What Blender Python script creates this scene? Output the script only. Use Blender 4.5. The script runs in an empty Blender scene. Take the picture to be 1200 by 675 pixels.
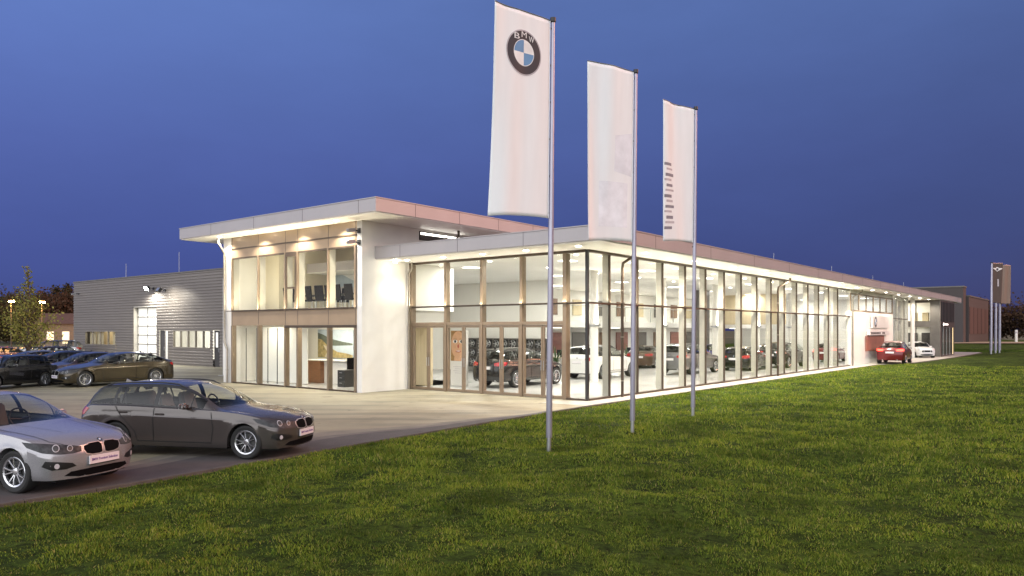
import bpy, bmesh, math, random
import numpy as np
from mathutils import Vector, Matrix
from mathutils.bvhtree import BVHTree
random.seed(7); np.random.seed(7)
R = math.radians
scene = bpy.context.scene
COL = scene.collection
pi = math.pi

# ------------------------------------------------------------------ camera
CAM_H = 2.45
cam_d = bpy.data.cameras.new('camera'); cam = bpy.data.objects.new('camera', cam_d); COL.objects.link(cam)
cam.location = (0, 0, CAM_H); cam.rotation_euler = (R(90), 0, 0)
cam_d.sensor_width = 36; cam_d.lens = 890/1200*36; cam_d.shift_y = 0.0412
cam_d.clip_start = .1; cam_d.clip_end = 6000
scene.camera = cam

# ------------------------------------------------------------------ building frame: +t along the long glass side, +s along the entrance side
CX, CY = 2.60, 26.27
ANG = math.atan2(.7826, .6225)
D1 = Vector((.6225, .7826, 0)); D2 = Vector((-.7826, .6225, 0))
def L2W(t, s, z=0.0):
    return Vector((CX + t*.6225 - s*.7826, CY + t*.7826 + s*.6225, z))
def W2L(x, y):
    return ((x-CX)*.6225 + (y-CY)*.7826, -(x-CX)*.7826 + (y-CY)*.6225)

# ------------------------------------------------------------------ node helpers and materials
MATS = {}
def new_mat(name):
    m = bpy.data.materials.new(name); m.use_nodes = True
    MATS[name] = m
    nt = m.node_tree
    b = nt.nodes['Principled BSDF']
    return m, nt, b
def nd(nt, typ, **kw):
    n = nt.nodes.new(typ)
    for k, v in kw.items():
        if k.startswith('i_'):
            key = k[2:].replace('_', ' ')
            n.inputs[key].default_value = v
        else: setattr(n, k, v)
    return n
def ramp(nt, stops):
    r = nt.nodes.new('ShaderNodeValToRGB')
    e = r.color_ramp.elements
    while len(e) < len(stops): e.new(.5)
    for k, (p, c) in enumerate(stops):
        e[k].position = p; e[k].color = (*c, 1) if len(c) == 3 else c
    return r
def mat(name, col, rough=.5, metal=0.0, var=.12, scale=3.0, bump=0.0, bscale=40.0, coat=0.0, spec=.5, rvar=.1, streak=None, sub=None):
    """principled surface whose colour and gloss wander a little with object-space noise"""
    m, nt, b = new_mat(name)
    tc = nd(nt, 'ShaderNodeTexCoord'); 
    src = tc.outputs['Object']
    if streak:
        mp = nd(nt, 'ShaderNodeMapping'); mp.inputs['Scale'].default_value = streak
        nt.links.new(src, mp.inputs[0]); src = mp.outputs[0]
    n = nd(nt, 'ShaderNodeTexNoise'); n.inputs['Scale'].default_value = scale; n.inputs['Detail'].default_value = 6; n.inputs['Roughness'].default_value = .6
    nt.links.new(src, n.inputs['Vector'])
    c = Vector(col)
    r = ramp(nt, [(.3, tuple(c*(1-var))), (.7, tuple(min(1, v*(1+var)) for v in c))])
    nt.links.new(n.outputs['Fac'], r.inputs[0]); nt.links.new(r.outputs[0], b.inputs['Base Color'])
    mr = nd(nt, 'ShaderNodeMapRange'); mr.inputs['To Min'].default_value = max(.02, rough*(1-rvar)); mr.inputs['To Max'].default_value = min(1, rough*(1+rvar))
    nt.links.new(n.outputs['Fac'], mr.inputs[0]); nt.links.new(mr.outputs[0], b.inputs['Roughness'])
    b.inputs['Metallic'].default_value = metal; b.inputs['Coat Weight'].default_value = coat; b.inputs['Coat Roughness'].default_value = .03
    b.inputs['Specular IOR Level'].default_value = spec
    if bump:
        n2 = nd(nt, 'ShaderNodeTexNoise'); n2.inputs['Scale'].default_value = bscale; n2.inputs['Detail'].default_value = 5
        nt.links.new(tc.outputs['Object'], n2.inputs['Vector'])
        bp = nd(nt, 'ShaderNodeBump'); bp.inputs['Strength'].default_value = bump; bp.inputs['Distance'].default_value = .02
        nt.links.new(n2.outputs['Fac'], bp.inputs['Height']); nt.links.new(bp.outputs[0], b.inputs['Normal'])
    return m
def emis(name, col, strength):
    m, nt, b = new_mat(name)
    b.inputs['Base Color'].default_value = (*[min(.9, c) for c in col], 1)
    b.inputs['Emission Color'].default_value = (*col, 1); b.inputs['Emission Strength'].default_value = strength
    return m
def glass(name, tint, refl=1.0, rough=0.0, f0=.04):
    m = bpy.data.materials.new(name); m.use_nodes = True; MATS[name] = m
    nt = m.node_tree; nt.nodes.clear()
    out = nd(nt, 'ShaderNodeOutputMaterial'); mix = nd(nt, 'ShaderNodeMixShader')
    tr = nd(nt, 'ShaderNodeBsdfTransparent'); tr.inputs[0].default_value = (*tint, 1)
    gl = nd(nt, 'ShaderNodeBsdfGlossy'); gl.inputs['Roughness'].default_value = rough; gl.inputs[0].default_value = (.95, .97, 1, 1)
    lw = nd(nt, 'ShaderNodeLayerWeight'); lw.inputs['Blend'].default_value = .5
    pw = nd(nt, 'ShaderNodeMath', operation='POWER'); pw.inputs[1].default_value = 5
    ma = nd(nt, 'ShaderNodeMath', operation='MULTIPLY_ADD'); ma.inputs[1].default_value = (1-f0)*refl; ma.inputs[2].default_value = f0*refl
    nt.links.new(lw.outputs['Facing'], pw.inputs[0]); nt.links.new(pw.outputs[0], ma.inputs[0]); nt.links.new(ma.outputs[0], mix.inputs[0])
    nt.links.new(tr.outputs[0], mix.inputs[1]); nt.links.new(gl.outputs[0], mix.inputs[2]); nt.links.new(mix.outputs[0], out.inputs[0])
    return m

M_white = mat('white_render', (.78, .76, .72), .6, var=.04, scale=1.2, bump=.15, bscale=60)
M_soffit = mat('white_soffit', (.87, .86, .83), .45, var=.03, scale=.8)
M_fascia = mat('aluminium_fascia', (.42, .395, .40), .42, metal=.2, var=.05, scale=.7, streak=(1, 1, .3))
M_seam = mat('dark_joint', (.06, .055, .055), .7)
M_bronze = mat('bronze_metal', (.24, .18, .125), .38, metal=.3, var=.1, scale=2)
M_bronze_panel = mat('bronze_panel', (.36, .265, .175), .34, metal=.2, var=.08, scale=1.1)
M_frame = mat('dark_bronze_frame', (.085, .062, .045), .4, metal=.4, var=.1)
M_fin = mat('beige_aluminium_fin', (.50, .475, .42), .4, metal=.3, var=.08, scale=1.5, streak=(1, 1, .2))
M_black = mat('black_metal', (.02, .02, .022), .4, var=.15)
M_steel = mat('galvanised_steel', (.45, .46, .47), .35, metal=.8, var=.12, scale=6)
M_zinc = mat('zinc_downpipe', (.34, .31, .26), .38, metal=.7, var=.1)
M_glass = glass('facade_glass', (.96, .97, .96), .55, f0=.012)
M_plaster = mat('interior_plaster', (.80, .785, .74), .7, var=.03, scale=.6)
M_cream = mat('cream_wall', (.60, .54, .41), .7, var=.03, scale=.6)
M_ceil = mat('interior_ceiling', (.80, .79, .76), .75, var=.02, scale=.5)
M_kerb = mat('dark_kerb_stone', (.10, .092, .085), .8, var=.2, scale=3, bump=.3, bscale=60)
M_concrete = mat('pale_paving', (.42, .40, .36), .75, var=.14, scale=2.5, bump=.3, bscale=90)
M_wood = mat('brown_wood', (.20, .085, .035), .4, var=.3, scale=3, streak=(1, 1, 9))
M_beige = mat('beige_curtain', (.60, .50, .33), .7, var=.12, scale=4, streak=(6, 6, .2))
M_dark = mat('dark_cladding', (.045, .042, .042), .45, var=.15, scale=2)
M_greywall = mat('grey_cladding_panel', (.13, .12, .11), .5, var=.12, scale=2)
M_copper = mat('copper_red_metal', (.36, .13, .075), .4, metal=.3, var=.1)
M_lamp = emis('lamp_glow', (1.0, .93, .80), 26)
M_lampsoft = emis('luminous_panel', (1.0, .94, .84), 5.0)
M_curtain_lit = emis('backlit_white_blind', (1.0, .95, .86), .35)
M_flood = emis('floodlight_lens', (1, .97, .92), 90)
M_sodium = emis('sodium_lamp_lens', (1, .52, .14), 220)
M_litwin = emis('lit_window', (1, .72, .38), 1.2)

def floor_mat():
    m, nt, b = new_mat('pale_floor_tiles')
    tc = nd(nt, 'ShaderNodeTexCoord'); br = nd(nt, 'ShaderNodeTexBrick'); br.offset = 0
    br.inputs['Scale'].default_value = 1; br.inputs['Brick Width'].default_value = .9; br.inputs['Row Height'].default_value = .9; br.inputs['Mortar Size'].default_value = .008
    br.inputs['Color1'].default_value = (.46, .46, .45, 1); br.inputs['Color2'].default_value = (.50, .50, .49, 1); br.inputs['Mortar'].default_value = (.40, .40, .39, 1)
    nt.links.new(tc.outputs['Object'], br.inputs['Vector']); nt.links.new(br.outputs['Color'], b.inputs['Base Color'])
    b.inputs['Roughness'].default_value = .25
    return m
M_floor = floor_mat()

# ------------------------------------------------------------------ mesh builder
class MB:
    def __init__(s): s.v = []; s.f = []; s.m = []
    def add(s, vs, fs, m=0):
        o = len(s.v); s.v += [tuple(v) for v in vs]
        for f in fs: s.f.append(tuple(o+i for i in f)); s.m.append(m)
        return s
    def box(s, x0, x1, y0, y1, z0, z1, m=0):
        if x0 > x1: x0, x1 = x1, x0
        if y0 > y1: y0, y1 = y1, y0
        if z0 > z1: z0, z1 = z1, z0
        vs = [(x0,y0,z0),(x1,y0,z0),(x1,y1,z0),(x0,y1,z0),(x0,y0,z1),(x1,y0,z1),(x1,y1,z1),(x0,y1,z1)]
        return s.add(vs, [(0,3,2,1),(4,5,6,7),(0,1,5,4),(1,2,6,5),(2,3,7,6),(3,0,4,7)], m)
    def cbox(s, c, sz, m=0, rot=None, taper=None):
        hx, hy, hz = sz[0]/2, sz[1]/2, sz[2]/2
        vs = []
        for z in (-hz, hz):
            k = taper if (taper and z > 0) else 1
            for x, y in ((-hx,-hy),(hx,-hy),(hx,hy),(-hx,hy)): vs.append(Vector((x*k, y*k, z)))
        if rot is not None: vs = [rot @ v for v in vs]
        vs = [v + Vector(c) for v in vs]
        return s.add(vs, [(0,3,2,1),(4,5,6,7),(0,1,5,4),(1,2,6,5),(2,3,7,6),(3,0,4,7)], m)
    def tube(s, pts, r, n=10, m=0, cap=True):
        pts = [Vector(p) for p in pts]
        rs = r if isinstance(r, (list, tuple)) else [r]*len(pts)
        rings = []; vs = []
        prev = None
        for i, p in enumerate(pts):
            if i == 0: d = pts[1]-p
            elif i == len(pts)-1: d = p-pts[i-1]
            else: d = (pts[i+1]-p).normalized() + (p-pts[i-1]).normalized()
            d.normalize()
            if prev is None:
                a = Vector((0,0,1)) if abs(d.z) < .9 else Vector((1,0,0))
                u = d.cross(a).normalized()
            else: u = (prev - d*prev.dot(d)).normalized()
            prev = u; w = d.cross(u)
            rings.append(len(vs))
            for k in range(n):
                an = 2*pi*k/n; vs.append(p + (u*math.cos(an) + w*math.sin(an))*rs[i])
        fs = []
        for i in range(len(pts)-1):
            for k in range(n):
                a = rings[i]+k; b = rings[i]+(k+1) % n; c = rings[i+1]+(k+1) % n; d_ = rings[i+1]+k
                fs.append((a, b, c, d_))
        if cap:
            fs.append(tuple(rings[0]+k for k in range(n))[::-1]); fs.append(tuple(rings[-1]+k for k in range(n)))
        return s.add(vs, fs, m)
    def lathe(s, prof, c=(0,0,0), axis='z', n=24, m=0, close=False):
        """prof: (radius, height) pairs turned about an axis"""
        vs = []; fs = []
        for r, h in prof:
            for k in range(n):
                a = 2*pi*k/n; x, y = r*math.cos(a), r*math.sin(a)
                p = (x, y, h) if axis == 'z' else ((x, h, y) if axis == 'y' else (h, x, y))
                vs.append(Vector(p)+Vector(c))
        for i in range(len(prof)-1):
            for k in range(n):
                fs.append((i*n+k, i*n+(k+1) % n, (i+1)*n+(k+1) % n, (i+1)*n+k))
        if close:
            fs.append(tuple(range(n))); fs.append(tuple((len(prof)-1)*n+k for k in range(n)))
        return s.add(vs, fs, m)
    def grid(s, P, m=0, flip=False):
        ni, nj = len(P), len(P[0]); vs = [p for row in P for p in row]; fs = []
        for i in range(ni-1):
            for j in range(nj-1):
                f = (i*nj+j, i*nj+j+1, (i+1)*nj+j+1, (i+1)*nj+j)
                fs.append(f[::-1] if flip else f)
        return s.add(vs, fs, m)
    def mesh(s, name, mats, smooth=None):
        me = bpy.data.meshes.new(name); me.from_pydata(s.v, [], s.f)
        for m_ in (mats if isinstance(mats, (list, tuple)) else [mats]): me.materials.append(m_)
        me.polygons.foreach_set('material_index', s.m)
        bm = bmesh.new(); bm.from_mesh(me); bmesh.ops.recalc_face_normals(bm, faces=bm.faces); bm.to_mesh(me); bm.free()
        if smooth is not None:
            me.polygons.foreach_set('use_smooth', [True]*len(me.polygons)); me.set_sharp_from_angle(angle=R(smooth))
        me.update(); return me
    def build(s, name, mats, parent=None, smooth=None, bevel=0, seg=2):
        o = bpy.data.objects.new(name, s.mesh(name, mats, smooth)); COL.objects.link(o)
        if parent is not None: o.parent = parent
        if bevel:
            b = o.modifiers.new('bevel', 'BEVEL'); b.width = bevel; b.segments = seg; b.limit_method = 'ANGLE'; b.angle_limit = R(40)
        return o
def tag(o, label=None, cat=None, group=None, kind=None):
    if label: o['label'] = label
    if cat: o['category'] = cat
    if group: o['group'] = group
    if kind: o['kind'] = kind
    return o
def empty(name, loc=(0,0,0), rz=0.0, parent=None):
    o = bpy.data.objects.new(name, None); COL.objects.link(o); o.location = loc; o.rotation_euler = (0, 0, rz)
    o.empty_display_size = .2
    if parent is not None: o.parent = parent
    return o
def light(name, typ, loc, energy, col, parent=None, size=.1, rot=(0,0,0), spot=None, blend=.5, sy=None):
    d = bpy.data.lights.new(name, typ); d.energy = energy; d.color = col
    o = bpy.data.objects.new(name, d); COL.objects.link(o); o.location = loc; o.rotation_euler = rot
    if typ == 'AREA':
        d.size = size
        if sy: d.shape = 'RECTANGLE'; d.size_y = sy
    else: d.shadow_soft_size = size
    if typ == 'SPOT': d.spot_size = R(spot); d.spot_blend = blend
    if parent is not None: o.parent = parent
    return o
def vnoise(x, y, seed=0):
    """smooth value noise on arrays"""
    x = np.asarray(x, float); y = np.asarray(y, float)
    xi = np.floor(x).astype(np.int64); yi = np.floor(y).astype(np.int64); fx = x-xi; fy = y-yi
    fx = fx*fx*(3-2*fx); fy = fy*fy*(3-2*fy)
    def h(a, b):
        n = (a*374761393 + b*668265263 + seed*1442695041) & 0x7fffffff
        n = ((n ^ (n >> 13))*1274126177) & 0x7fffffff
        return ((n ^ (n >> 16)) & 0xffff)/65535.0
    return (h(xi,yi)*(1-fx)+h(xi+1,yi)*fx)*(1-fy) + (h(xi,yi+1)*(1-fx)+h(xi+1,yi+1)*fx)*fy
def fbm(x, y, seed=0, o=4):
    a = .5; t = 0; 
    for k in range(o):
        t = t + a*vnoise(x, y, seed+k); x = x*2.03; y = y*2.03; a *= .5
    return t

# ------------------------------------------------------------------ writing and marks
def text_mesh(txt, h, name='lettering', bold=0.0):
    cu = bpy.data.curves.new(name, 'FONT'); cu.body = txt; cu.size = h*1.37; cu.align_x = 'CENTER'; cu.align_y = 'CENTER'; cu.extrude = .0015; cu.offset = bold
    o = bpy.data.objects.new(name, cu); COL.objects.link(o)
    bpy.context.view_layer.update()
    me = bpy.data.meshes.new_from_object(o.evaluated_get(bpy.context.evaluated_depsgraph_get()))
    bpy.data.objects.remove(o); me.name = name; me.materials.clear()
    return me
# ------------------------------------------------------------------ world, sun, render settings
SUN_ROT = R(80)      # right of the camera: added orange sun lamp standing in for sodium light
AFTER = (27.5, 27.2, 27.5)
w = bpy.data.worlds.new('World'); scene.world = w; w.use_nodes = True
wn = w.node_tree; bg = wn.nodes['Background']
sky = nd(wn, 'ShaderNodeTexSky'); sky.sky_type = 'NISHITA'; sky.sun_disc = False
sky.sun_elevation = R(2); sky.sun_rotation = SUN_ROT; sky.ozone_density = 2.0; sky.air_density = 1.0; sky.dust_density = 1.0
# dusk: most of the physical sky gives way to a twilight dome, blue overhead, violet at the horizon, paler to the west (left)
tcw = nd(wn, 'ShaderNodeTexCoord'); sep = nd(wn, 'ShaderNodeSeparateXYZ'); wn.links.new(tcw.outputs['Generated'], sep.inputs[0])
rp = ramp(wn, [(0, (.040, .062, .225)), (.09, (.054, .080, .295)), (.21, (.081, .122, .384)), (.37, (.115, .19, .50)), (.5, (.125, .205, .51)), (.75, (.12, .15, .26)), (1, (.12, .14, .22))])
wn.links.new(sep.outputs['Z'], rp.inputs[0])
cl = nd(wn, 'ShaderNodeTexNoise'); cl.inputs['Scale'].default_value = 3.0; cl.inputs['Detail'].default_value = 8; cl.inputs['Roughness'].default_value = .62
mpw = nd(wn, 'ShaderNodeMapping'); mpw.inputs['Scale'].default_value = (.9, .9, 2.4); wn.links.new(tcw.outputs['Generated'], mpw.inputs[0]); wn.links.new(mpw.outputs[0], cl.inputs['Vector'])
az = nd(wn, 'ShaderNodeMath', operation='MULTIPLY_ADD'); az.inputs[1].default_value = -.40; az.inputs[2].default_value = .80; wn.links.new(sep.outputs['X'], az.inputs[0])
az2 = nd(wn, 'ShaderNodeMath', operation='MULTIPLY_ADD'); az2.inputs[1].default_value = .30; wn.links.new(cl.outputs['Fac'], az2.inputs[0]); wn.links.new(az.outputs[0], az2.inputs[2])
sc_ = nd(wn, 'ShaderNodeVectorMath', operation='SCALE'); wn.links.new(rp.outputs[0], sc_.inputs[0])
tm = nd(wn, 'ShaderNodeMath', operation='MULTIPLY'); tm.inputs[1].default_value = 9.2; wn.links.new(az2.outputs[0], tm.inputs[0]); wn.links.new(tm.outputs[0], sc_.inputs['Scale'])
mixw = nd(wn, 'ShaderNodeMix', data_type='RGBA'); mixw.inputs[0].default_value = .9
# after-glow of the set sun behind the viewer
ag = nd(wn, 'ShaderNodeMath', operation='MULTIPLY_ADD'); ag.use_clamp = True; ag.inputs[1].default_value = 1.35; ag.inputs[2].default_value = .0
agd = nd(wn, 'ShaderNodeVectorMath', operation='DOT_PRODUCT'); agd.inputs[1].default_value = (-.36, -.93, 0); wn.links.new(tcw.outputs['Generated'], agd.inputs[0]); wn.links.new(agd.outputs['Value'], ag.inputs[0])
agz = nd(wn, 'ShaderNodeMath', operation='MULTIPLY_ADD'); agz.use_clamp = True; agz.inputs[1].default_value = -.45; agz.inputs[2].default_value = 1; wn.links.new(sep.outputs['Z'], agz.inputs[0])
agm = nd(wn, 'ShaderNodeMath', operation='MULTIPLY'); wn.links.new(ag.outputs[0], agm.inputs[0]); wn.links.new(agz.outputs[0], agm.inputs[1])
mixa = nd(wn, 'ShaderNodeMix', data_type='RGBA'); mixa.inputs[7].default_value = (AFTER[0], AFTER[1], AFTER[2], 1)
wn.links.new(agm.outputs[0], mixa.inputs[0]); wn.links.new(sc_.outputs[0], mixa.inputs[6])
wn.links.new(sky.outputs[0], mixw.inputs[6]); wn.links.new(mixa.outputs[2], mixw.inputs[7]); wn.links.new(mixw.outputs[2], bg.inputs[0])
bg.inputs[1].default_value = .075
sun_az = SUN_ROT
SUN_DIR = Vector((math.sin(sun_az), math.cos(sun_az), math.tan(R(26)))).normalized()   # towards the sun
sun = light('sun', 'SUN', (0, 0, 30), 1.6, (1.0, .46, .29)); sun.data.angle = R(28)
sun.rotation_euler = SUN_DIR.to_track_quat('Z', 'Y').to_euler()
scene.view_settings.view_transform = 'Standard'; scene.view_settings.look = 'None'
scene.view_settings.exposure = .55; scene.view_settings.gamma = 1
scene.cycles.use_denoising = True
scene.cycles.max_bounces = 10; scene.cycles.diffuse_bounces = 4; scene.cycles.glossy_bounces = 4; scene.cycles.transparent_max_bounces = 32
scene.cycles.sample_clamp_indirect = 6; scene.cycles.caustics_reflective = False; scene.cycles.caustics_refractive = False
scene.cycles.blur_glossy = .5

# ------------------------------------------------------------------ ground, forecourt, lawn
OFF_T = [-60, -40, -18.4, -15.8, -12.2, -7.24, -1.46, 6, 36, 39, 46, 52, 56, 74, 76, 80, 200]
OFF_V = [ 3.2, 2.6,  2.1,  2.0,  1.65,  1.29,  1.02, 1.1, 1.2, 2.4, 2.7, 2.9, 3.0, 3.0, 2.5, -40, -40]
def off(t): return np.interp(t, OFF_T, OFF_V)
def lawn_z(t, s):
    d = -s - off(t)
    e = np.clip(d/.35, 0, 1); e = e*e*(3-2*e)
    far = np.clip((t-30)/50, 0, 1); wide = np.clip(d/12, 0, 1)
    z = -.05 + e*.075 + (fbm(t*.9, s*.9, 3)-.47)*.28*np.clip(d/1.2, 0, 1) + (fbm(t*.16+5, s*.16, 9)-.47)*.42*np.clip(d/5, 0, 1) + far*(3-2*far)*far*.26*wide
    return z
def lawn_mat():
    m, nt, b = new_mat('turf_soil')
    tc = nd(nt, 'ShaderNodeTexCoord')
    n1 = nd(nt, 'ShaderNodeTexNoise'); n1.inputs['Scale'].default_value = .55; n1.inputs['Detail'].default_value = 8; n1.inputs['Roughness'].default_value = .65
    n2 = nd(nt, 'ShaderNodeTexNoise'); n2.inputs['Scale'].default_value = 9; n2.inputs['Detail'].default_value = 6; n2.inputs['Roughness'].default_value = .7
    for n in (n1, n2): nt.links.new(tc.outputs['Object'], n.inputs['Vector'])
    r1 = ramp(nt, [(.35, (.030, .056, .009)), (.55, (.068, .112, .016)), (.7, (.11, .165, .026))])
    r2 = ramp(nt, [(.35, (.22, .22, .2)), (.6, (1.25, 1.25, 1.1))])
    nt.links.new(n1.outputs['Fac'], r1.inputs[0]); nt.links.new(n2.outputs['Fac'], r2.inputs[0])
    mx = nd(nt, 'ShaderNodeMix', data_type='RGBA', blend_type='MULTIPLY'); mx.inputs[0].default_value = 1
    nt.links.new(r1.outputs[0], mx.inputs[6]); nt.links.new(r2.outputs[0], mx.inputs[7]); nt.links.new(mx.outputs[2], b.inputs['Base Color'])
    b.inputs['Roughness'].default_value = .9; b.inputs['Specular IOR Level'].default_value = .1
    bp = nd(nt, 'ShaderNodeBump'); bp.inputs['Strength'].default_value = 1; bp.inputs['Distance'].default_value = .12
    nt.links.new(n2.outputs['Fac'], bp.inputs['Height']); nt.links.new(bp.outputs[0], b.inputs['Normal'])
    return m
M_turf = lawn_mat()
def ground_mat():
    m, nt, b = new_mat('far_fields')
    tc = nd(nt, 'ShaderNodeTexCoord'); n1 = nd(nt, 'ShaderNodeTexNoise'); n1.inputs['Scale'].default_value = .05; n1.inputs['Detail'].default_value = 8
    nt.links.new(tc.outputs['Object'], n1.inputs['Vector'])
    r1 = ramp(nt, [(.35, (.05, .06, .02)), (.65, (.10, .10, .045))]); nt.links.new(n1.outputs['Fac'], r1.inputs[0]); nt.links.new(r1.outputs[0], b.inputs['Base Color'])
    b.inputs['Roughness'].default_value = .95
    return m
g = MB(); g.add([(-2500,-2500,-.12),(2500,-2500,-.12),(2500,2500,-.12),(-2500,2500,-.12)], [(0,1,2,3)])
tag(g.build('ground', ground_mat()), kind='structure')

ts = np.concatenate([np.arange(-44, 30, .35), np.arange(30, 80, .8), np.arange(80, 181, 4)])
ds = np.concatenate([[-.3, 0, .08, .16, .25, .35, .5], np.arange(.75, 26, .35), np.arange(26, 60, 1.2), np.arange(60, 141, 5)])
P = []
for t in ts:
    s_ = -(off(t)+ds); z_ = lawn_z(np.full_like(s_, t), s_)
    P.append([L2W(t, a, float(b_)) for a, b_ in zip(s_, z_)])
mb = MB(); mb.grid(P)
lawn = mb.build('lawn', M_turf, smooth=180); tag(lawn, kind='structure')

def forecourt_mat():
    m, nt, b = new_mat('forecourt_asphalt')
    tc = nd(nt, 'ShaderNodeTexCoord')
    n1 = nd(nt, 'ShaderNodeTexNoise'); n1.inputs['Scale'].default_value = .35; n1.inputs['Detail'].default_value = 9; n1.inputs['Roughness'].default_value = .62
    n2 = nd(nt, 'ShaderNodeTexNoise'); n2.inputs['Scale'].default_value = 60; n2.inputs['Detail'].default_value = 3
    mp = nd(nt, 'ShaderNodeMapping'); mp.inputs['Rotation'].default_value = (0, 0, -ANG); mp.inputs['Scale'].default_value = (.12, 1.0, 1)
    n3 = nd(nt, 'ShaderNodeTexNoise'); n3.inputs['Scale'].default_value = 1.1; n3.inputs['Detail'].default_value = 6
    nt.links.new(tc.outputs['Object'], n1.inputs['Vector']); nt.links.new(tc.outputs['Object'], n2.inputs['Vector'])
    nt.links.new(tc.outputs['Object'], mp.inputs[0]); nt.links.new(mp.outputs[0], n3.inputs['Vector'])
    r1 = ramp(nt, [(.3, (.215, .192, .132)), (.7, (.385, .345, .235))]); nt.links.new(n1.outputs['Fac'], r1.inputs[0])
    r2 = ramp(nt, [(.32, (.62, .62, .64)), (.5, (1, 1, 1)), (.72, (1.18, 1.15, 1.1))]); nt.links.new(n3.outputs['Fac'], r2.inputs[0])
    r3 = ramp(nt, [(.3, (.8, .8, .8)), (.7, (1.1, 1.1, 1.1))]); nt.links.new(n2.outputs['Fac'], r3.inputs[0])
    m1 = nd(nt, 'ShaderNodeMix', data_type='RGBA', blend_type='MULTIPLY'); m1.inputs[0].default_value = 1
    m2 = nd(nt, 'ShaderNodeMix', data_type='RGBA', blend_type='MULTIPLY'); m2.inputs[0].default_value = 1
    nt.links.new(r1.outputs[0], m1.inputs[6]); nt.links.new(r2.outputs[0], m1.inputs[7]); nt.links.new(m1.outputs[2], m2.inputs[6]); nt.links.new(r3.outputs[0], m2.inputs[7])
    mj = nd(nt, 'ShaderNodeMapping'); mj.inputs['Rotation'].default_value = (0, 0, -ANG); nt.links.new(tc.outputs['Object'], mj.inputs[0])
    bj = nd(nt, 'ShaderNodeTexBrick'); bj.offset = .5; bj.inputs['Scale'].default_value = 1; bj.inputs['Brick Width'].default_value = 5.0; bj.inputs['Row Height'].default_value = 4.2; bj.inputs['Mortar Size'].default_value = .018; bj.inputs['Mortar Smooth'].default_value = .3
    bj.inputs['Color1'].default_value = (1, 1, 1, 1); bj.inputs['Color2'].default_value = (.93, .93, .93, 1); bj.inputs['Mortar'].default_value = (.62, .61, .60, 1); nt.links.new(mj.outputs[0], bj.inputs['Vector'])
    n4 = nd(nt, 'ShaderNodeTexNoise'); n4.inputs['Scale'].default_value = 1.7; n4.inputs['Detail'].default_value = 4; nt.links.new(tc.outputs['Object'], n4.inputs['Vector'])
    r4 = ramp(nt, [(.28, (.58, .57, .56)), (.36, (1, 1, 1))]); nt.links.new(n4.outputs['Fac'], r4.inputs[0])
    m3 = nd(nt, 'ShaderNodeMix', data_type='RGBA', blend_type='MULTIPLY'); m3.inputs[0].default_value = 1; m4 = nd(nt, 'ShaderNodeMix', data_type='RGBA', blend_type='MULTIPLY'); m4.inputs[0].default_value = 1
    nt.links.new(m2.outputs[2], m3.inputs[6]); nt.links.new(bj.outputs['Color'], m3.inputs[7]); nt.links.new(m3.outputs[2], m4.inputs[6]); nt.links.new(r4.outputs[0], m4.inputs[7])
    nt.links.new(m4.outputs[2], b.inputs['Base Color'])
    b.inputs['Roughness'].default_value = .62
    bp = nd(nt, 'ShaderNodeBump'); bp.inputs['Strength'].default_value = .35; bp.inputs['Distance'].default_value = .01
    nt.links.new(n2.outputs['Fac'], bp.inputs['Height']); nt.links.new(bp.outputs[0], b.inputs['Normal'])
    return m
M_forecourt = forecourt_mat()
M_edge = mat('dark_edge_tone', (.085, .076, .075), .75, var=.25, scale=1.6, bump=.4, bscale=70)
mb = MB()
tt = np.concatenate([np.arange(-60, 0, 2), np.arange(0, 77, 2)])
P = [[L2W(t, -off(t)+.02, 0), L2W(t, 6, 0), L2W(t, 18, 0), L2W(t, 40, 0), L2W(t, 110, 0)] for t in tt]
mb.grid(P); tag(mb.build('forecourt', M_forecourt), kind='structure')
# darker strip beside the grass in three tones, kerb stones along the lawn, pale strip at the foot of the glass
M_edge2 = mat('mid_edge_tone', (.165, .148, .13), .75, var=.25, scale=1.6, bump=.4, bscale=70); M_edge3 = mat('pale_edge_tone', (.23, .206, .165), .72, var=.22, scale=1.4, bump=.4, bscale=70)
mb = MB(); tt = np.arange(-44, -3.4, .5)
w1 = lambda t: max(.16, min(1, (-3.4-t)/8))*(1.0+.25*math.sin(t*.33)+.12*math.sin(t*1.7)); w2 = lambda t: w1(t)+max(.1, min(1, (-3.4-t)/8))*(.42+.16*math.sin(t*.9+1)); w3 = lambda t: w2(t)+max(.1, min(1, (-3.4-t)/8))*(.5+.2*math.sin(t*.6+2))
mb.grid([[L2W(t, -off(t)+.14, .004), L2W(t, -off(t)+.14+w1(t), .004)] for t in tt], 0); mb.grid([[L2W(t, -off(t)+.14+w1(t), .004), L2W(t, -off(t)+.14+w2(t), .004)] for t in tt], 1); mb.grid([[L2W(t, -off(t)+.14+w2(t), .004), L2W(t, -off(t)+.14+w3(t), .004)] for t in tt], 2)
tag(mb.build('edge_strip', [M_edge, M_edge2, M_edge3]), kind='structure')
mb = MB(); tt = np.arange(-44, 76, 1.0)
for a, b_ in zip(tt[:-1], tt[1:]):
    pr = [L2W(a+.006, -off(a)+.13, 0), L2W(b_-.006, -off(b_)+.13, 0), L2W(b_-.006, -off(b_)+.03, 0), L2W(a+.006, -off(a)+.03, 0)]
    vs = [p+Vector((0,0,-.05)) for p in pr]+[p+Vector((0,0,.012)) for p in pr]
    mb.add(vs, [(0,1,2,3),(4,5,6,7),(0,1,5,4),(1,2,6,5),(2,3,7,6),(3,0,4,7)])
tag(mb.build('kerb', M_kerb), kind='structure')
mb = MB(); tt = np.arange(-1.5, 76, .5)
mb.grid([[L2W(t, -off(t)+.14, .006), L2W(t, -.06 if t > -.01 else .9, .006)] for t in tt]); tag(mb.build('paving_strip', M_concrete), kind='structure')
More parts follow.
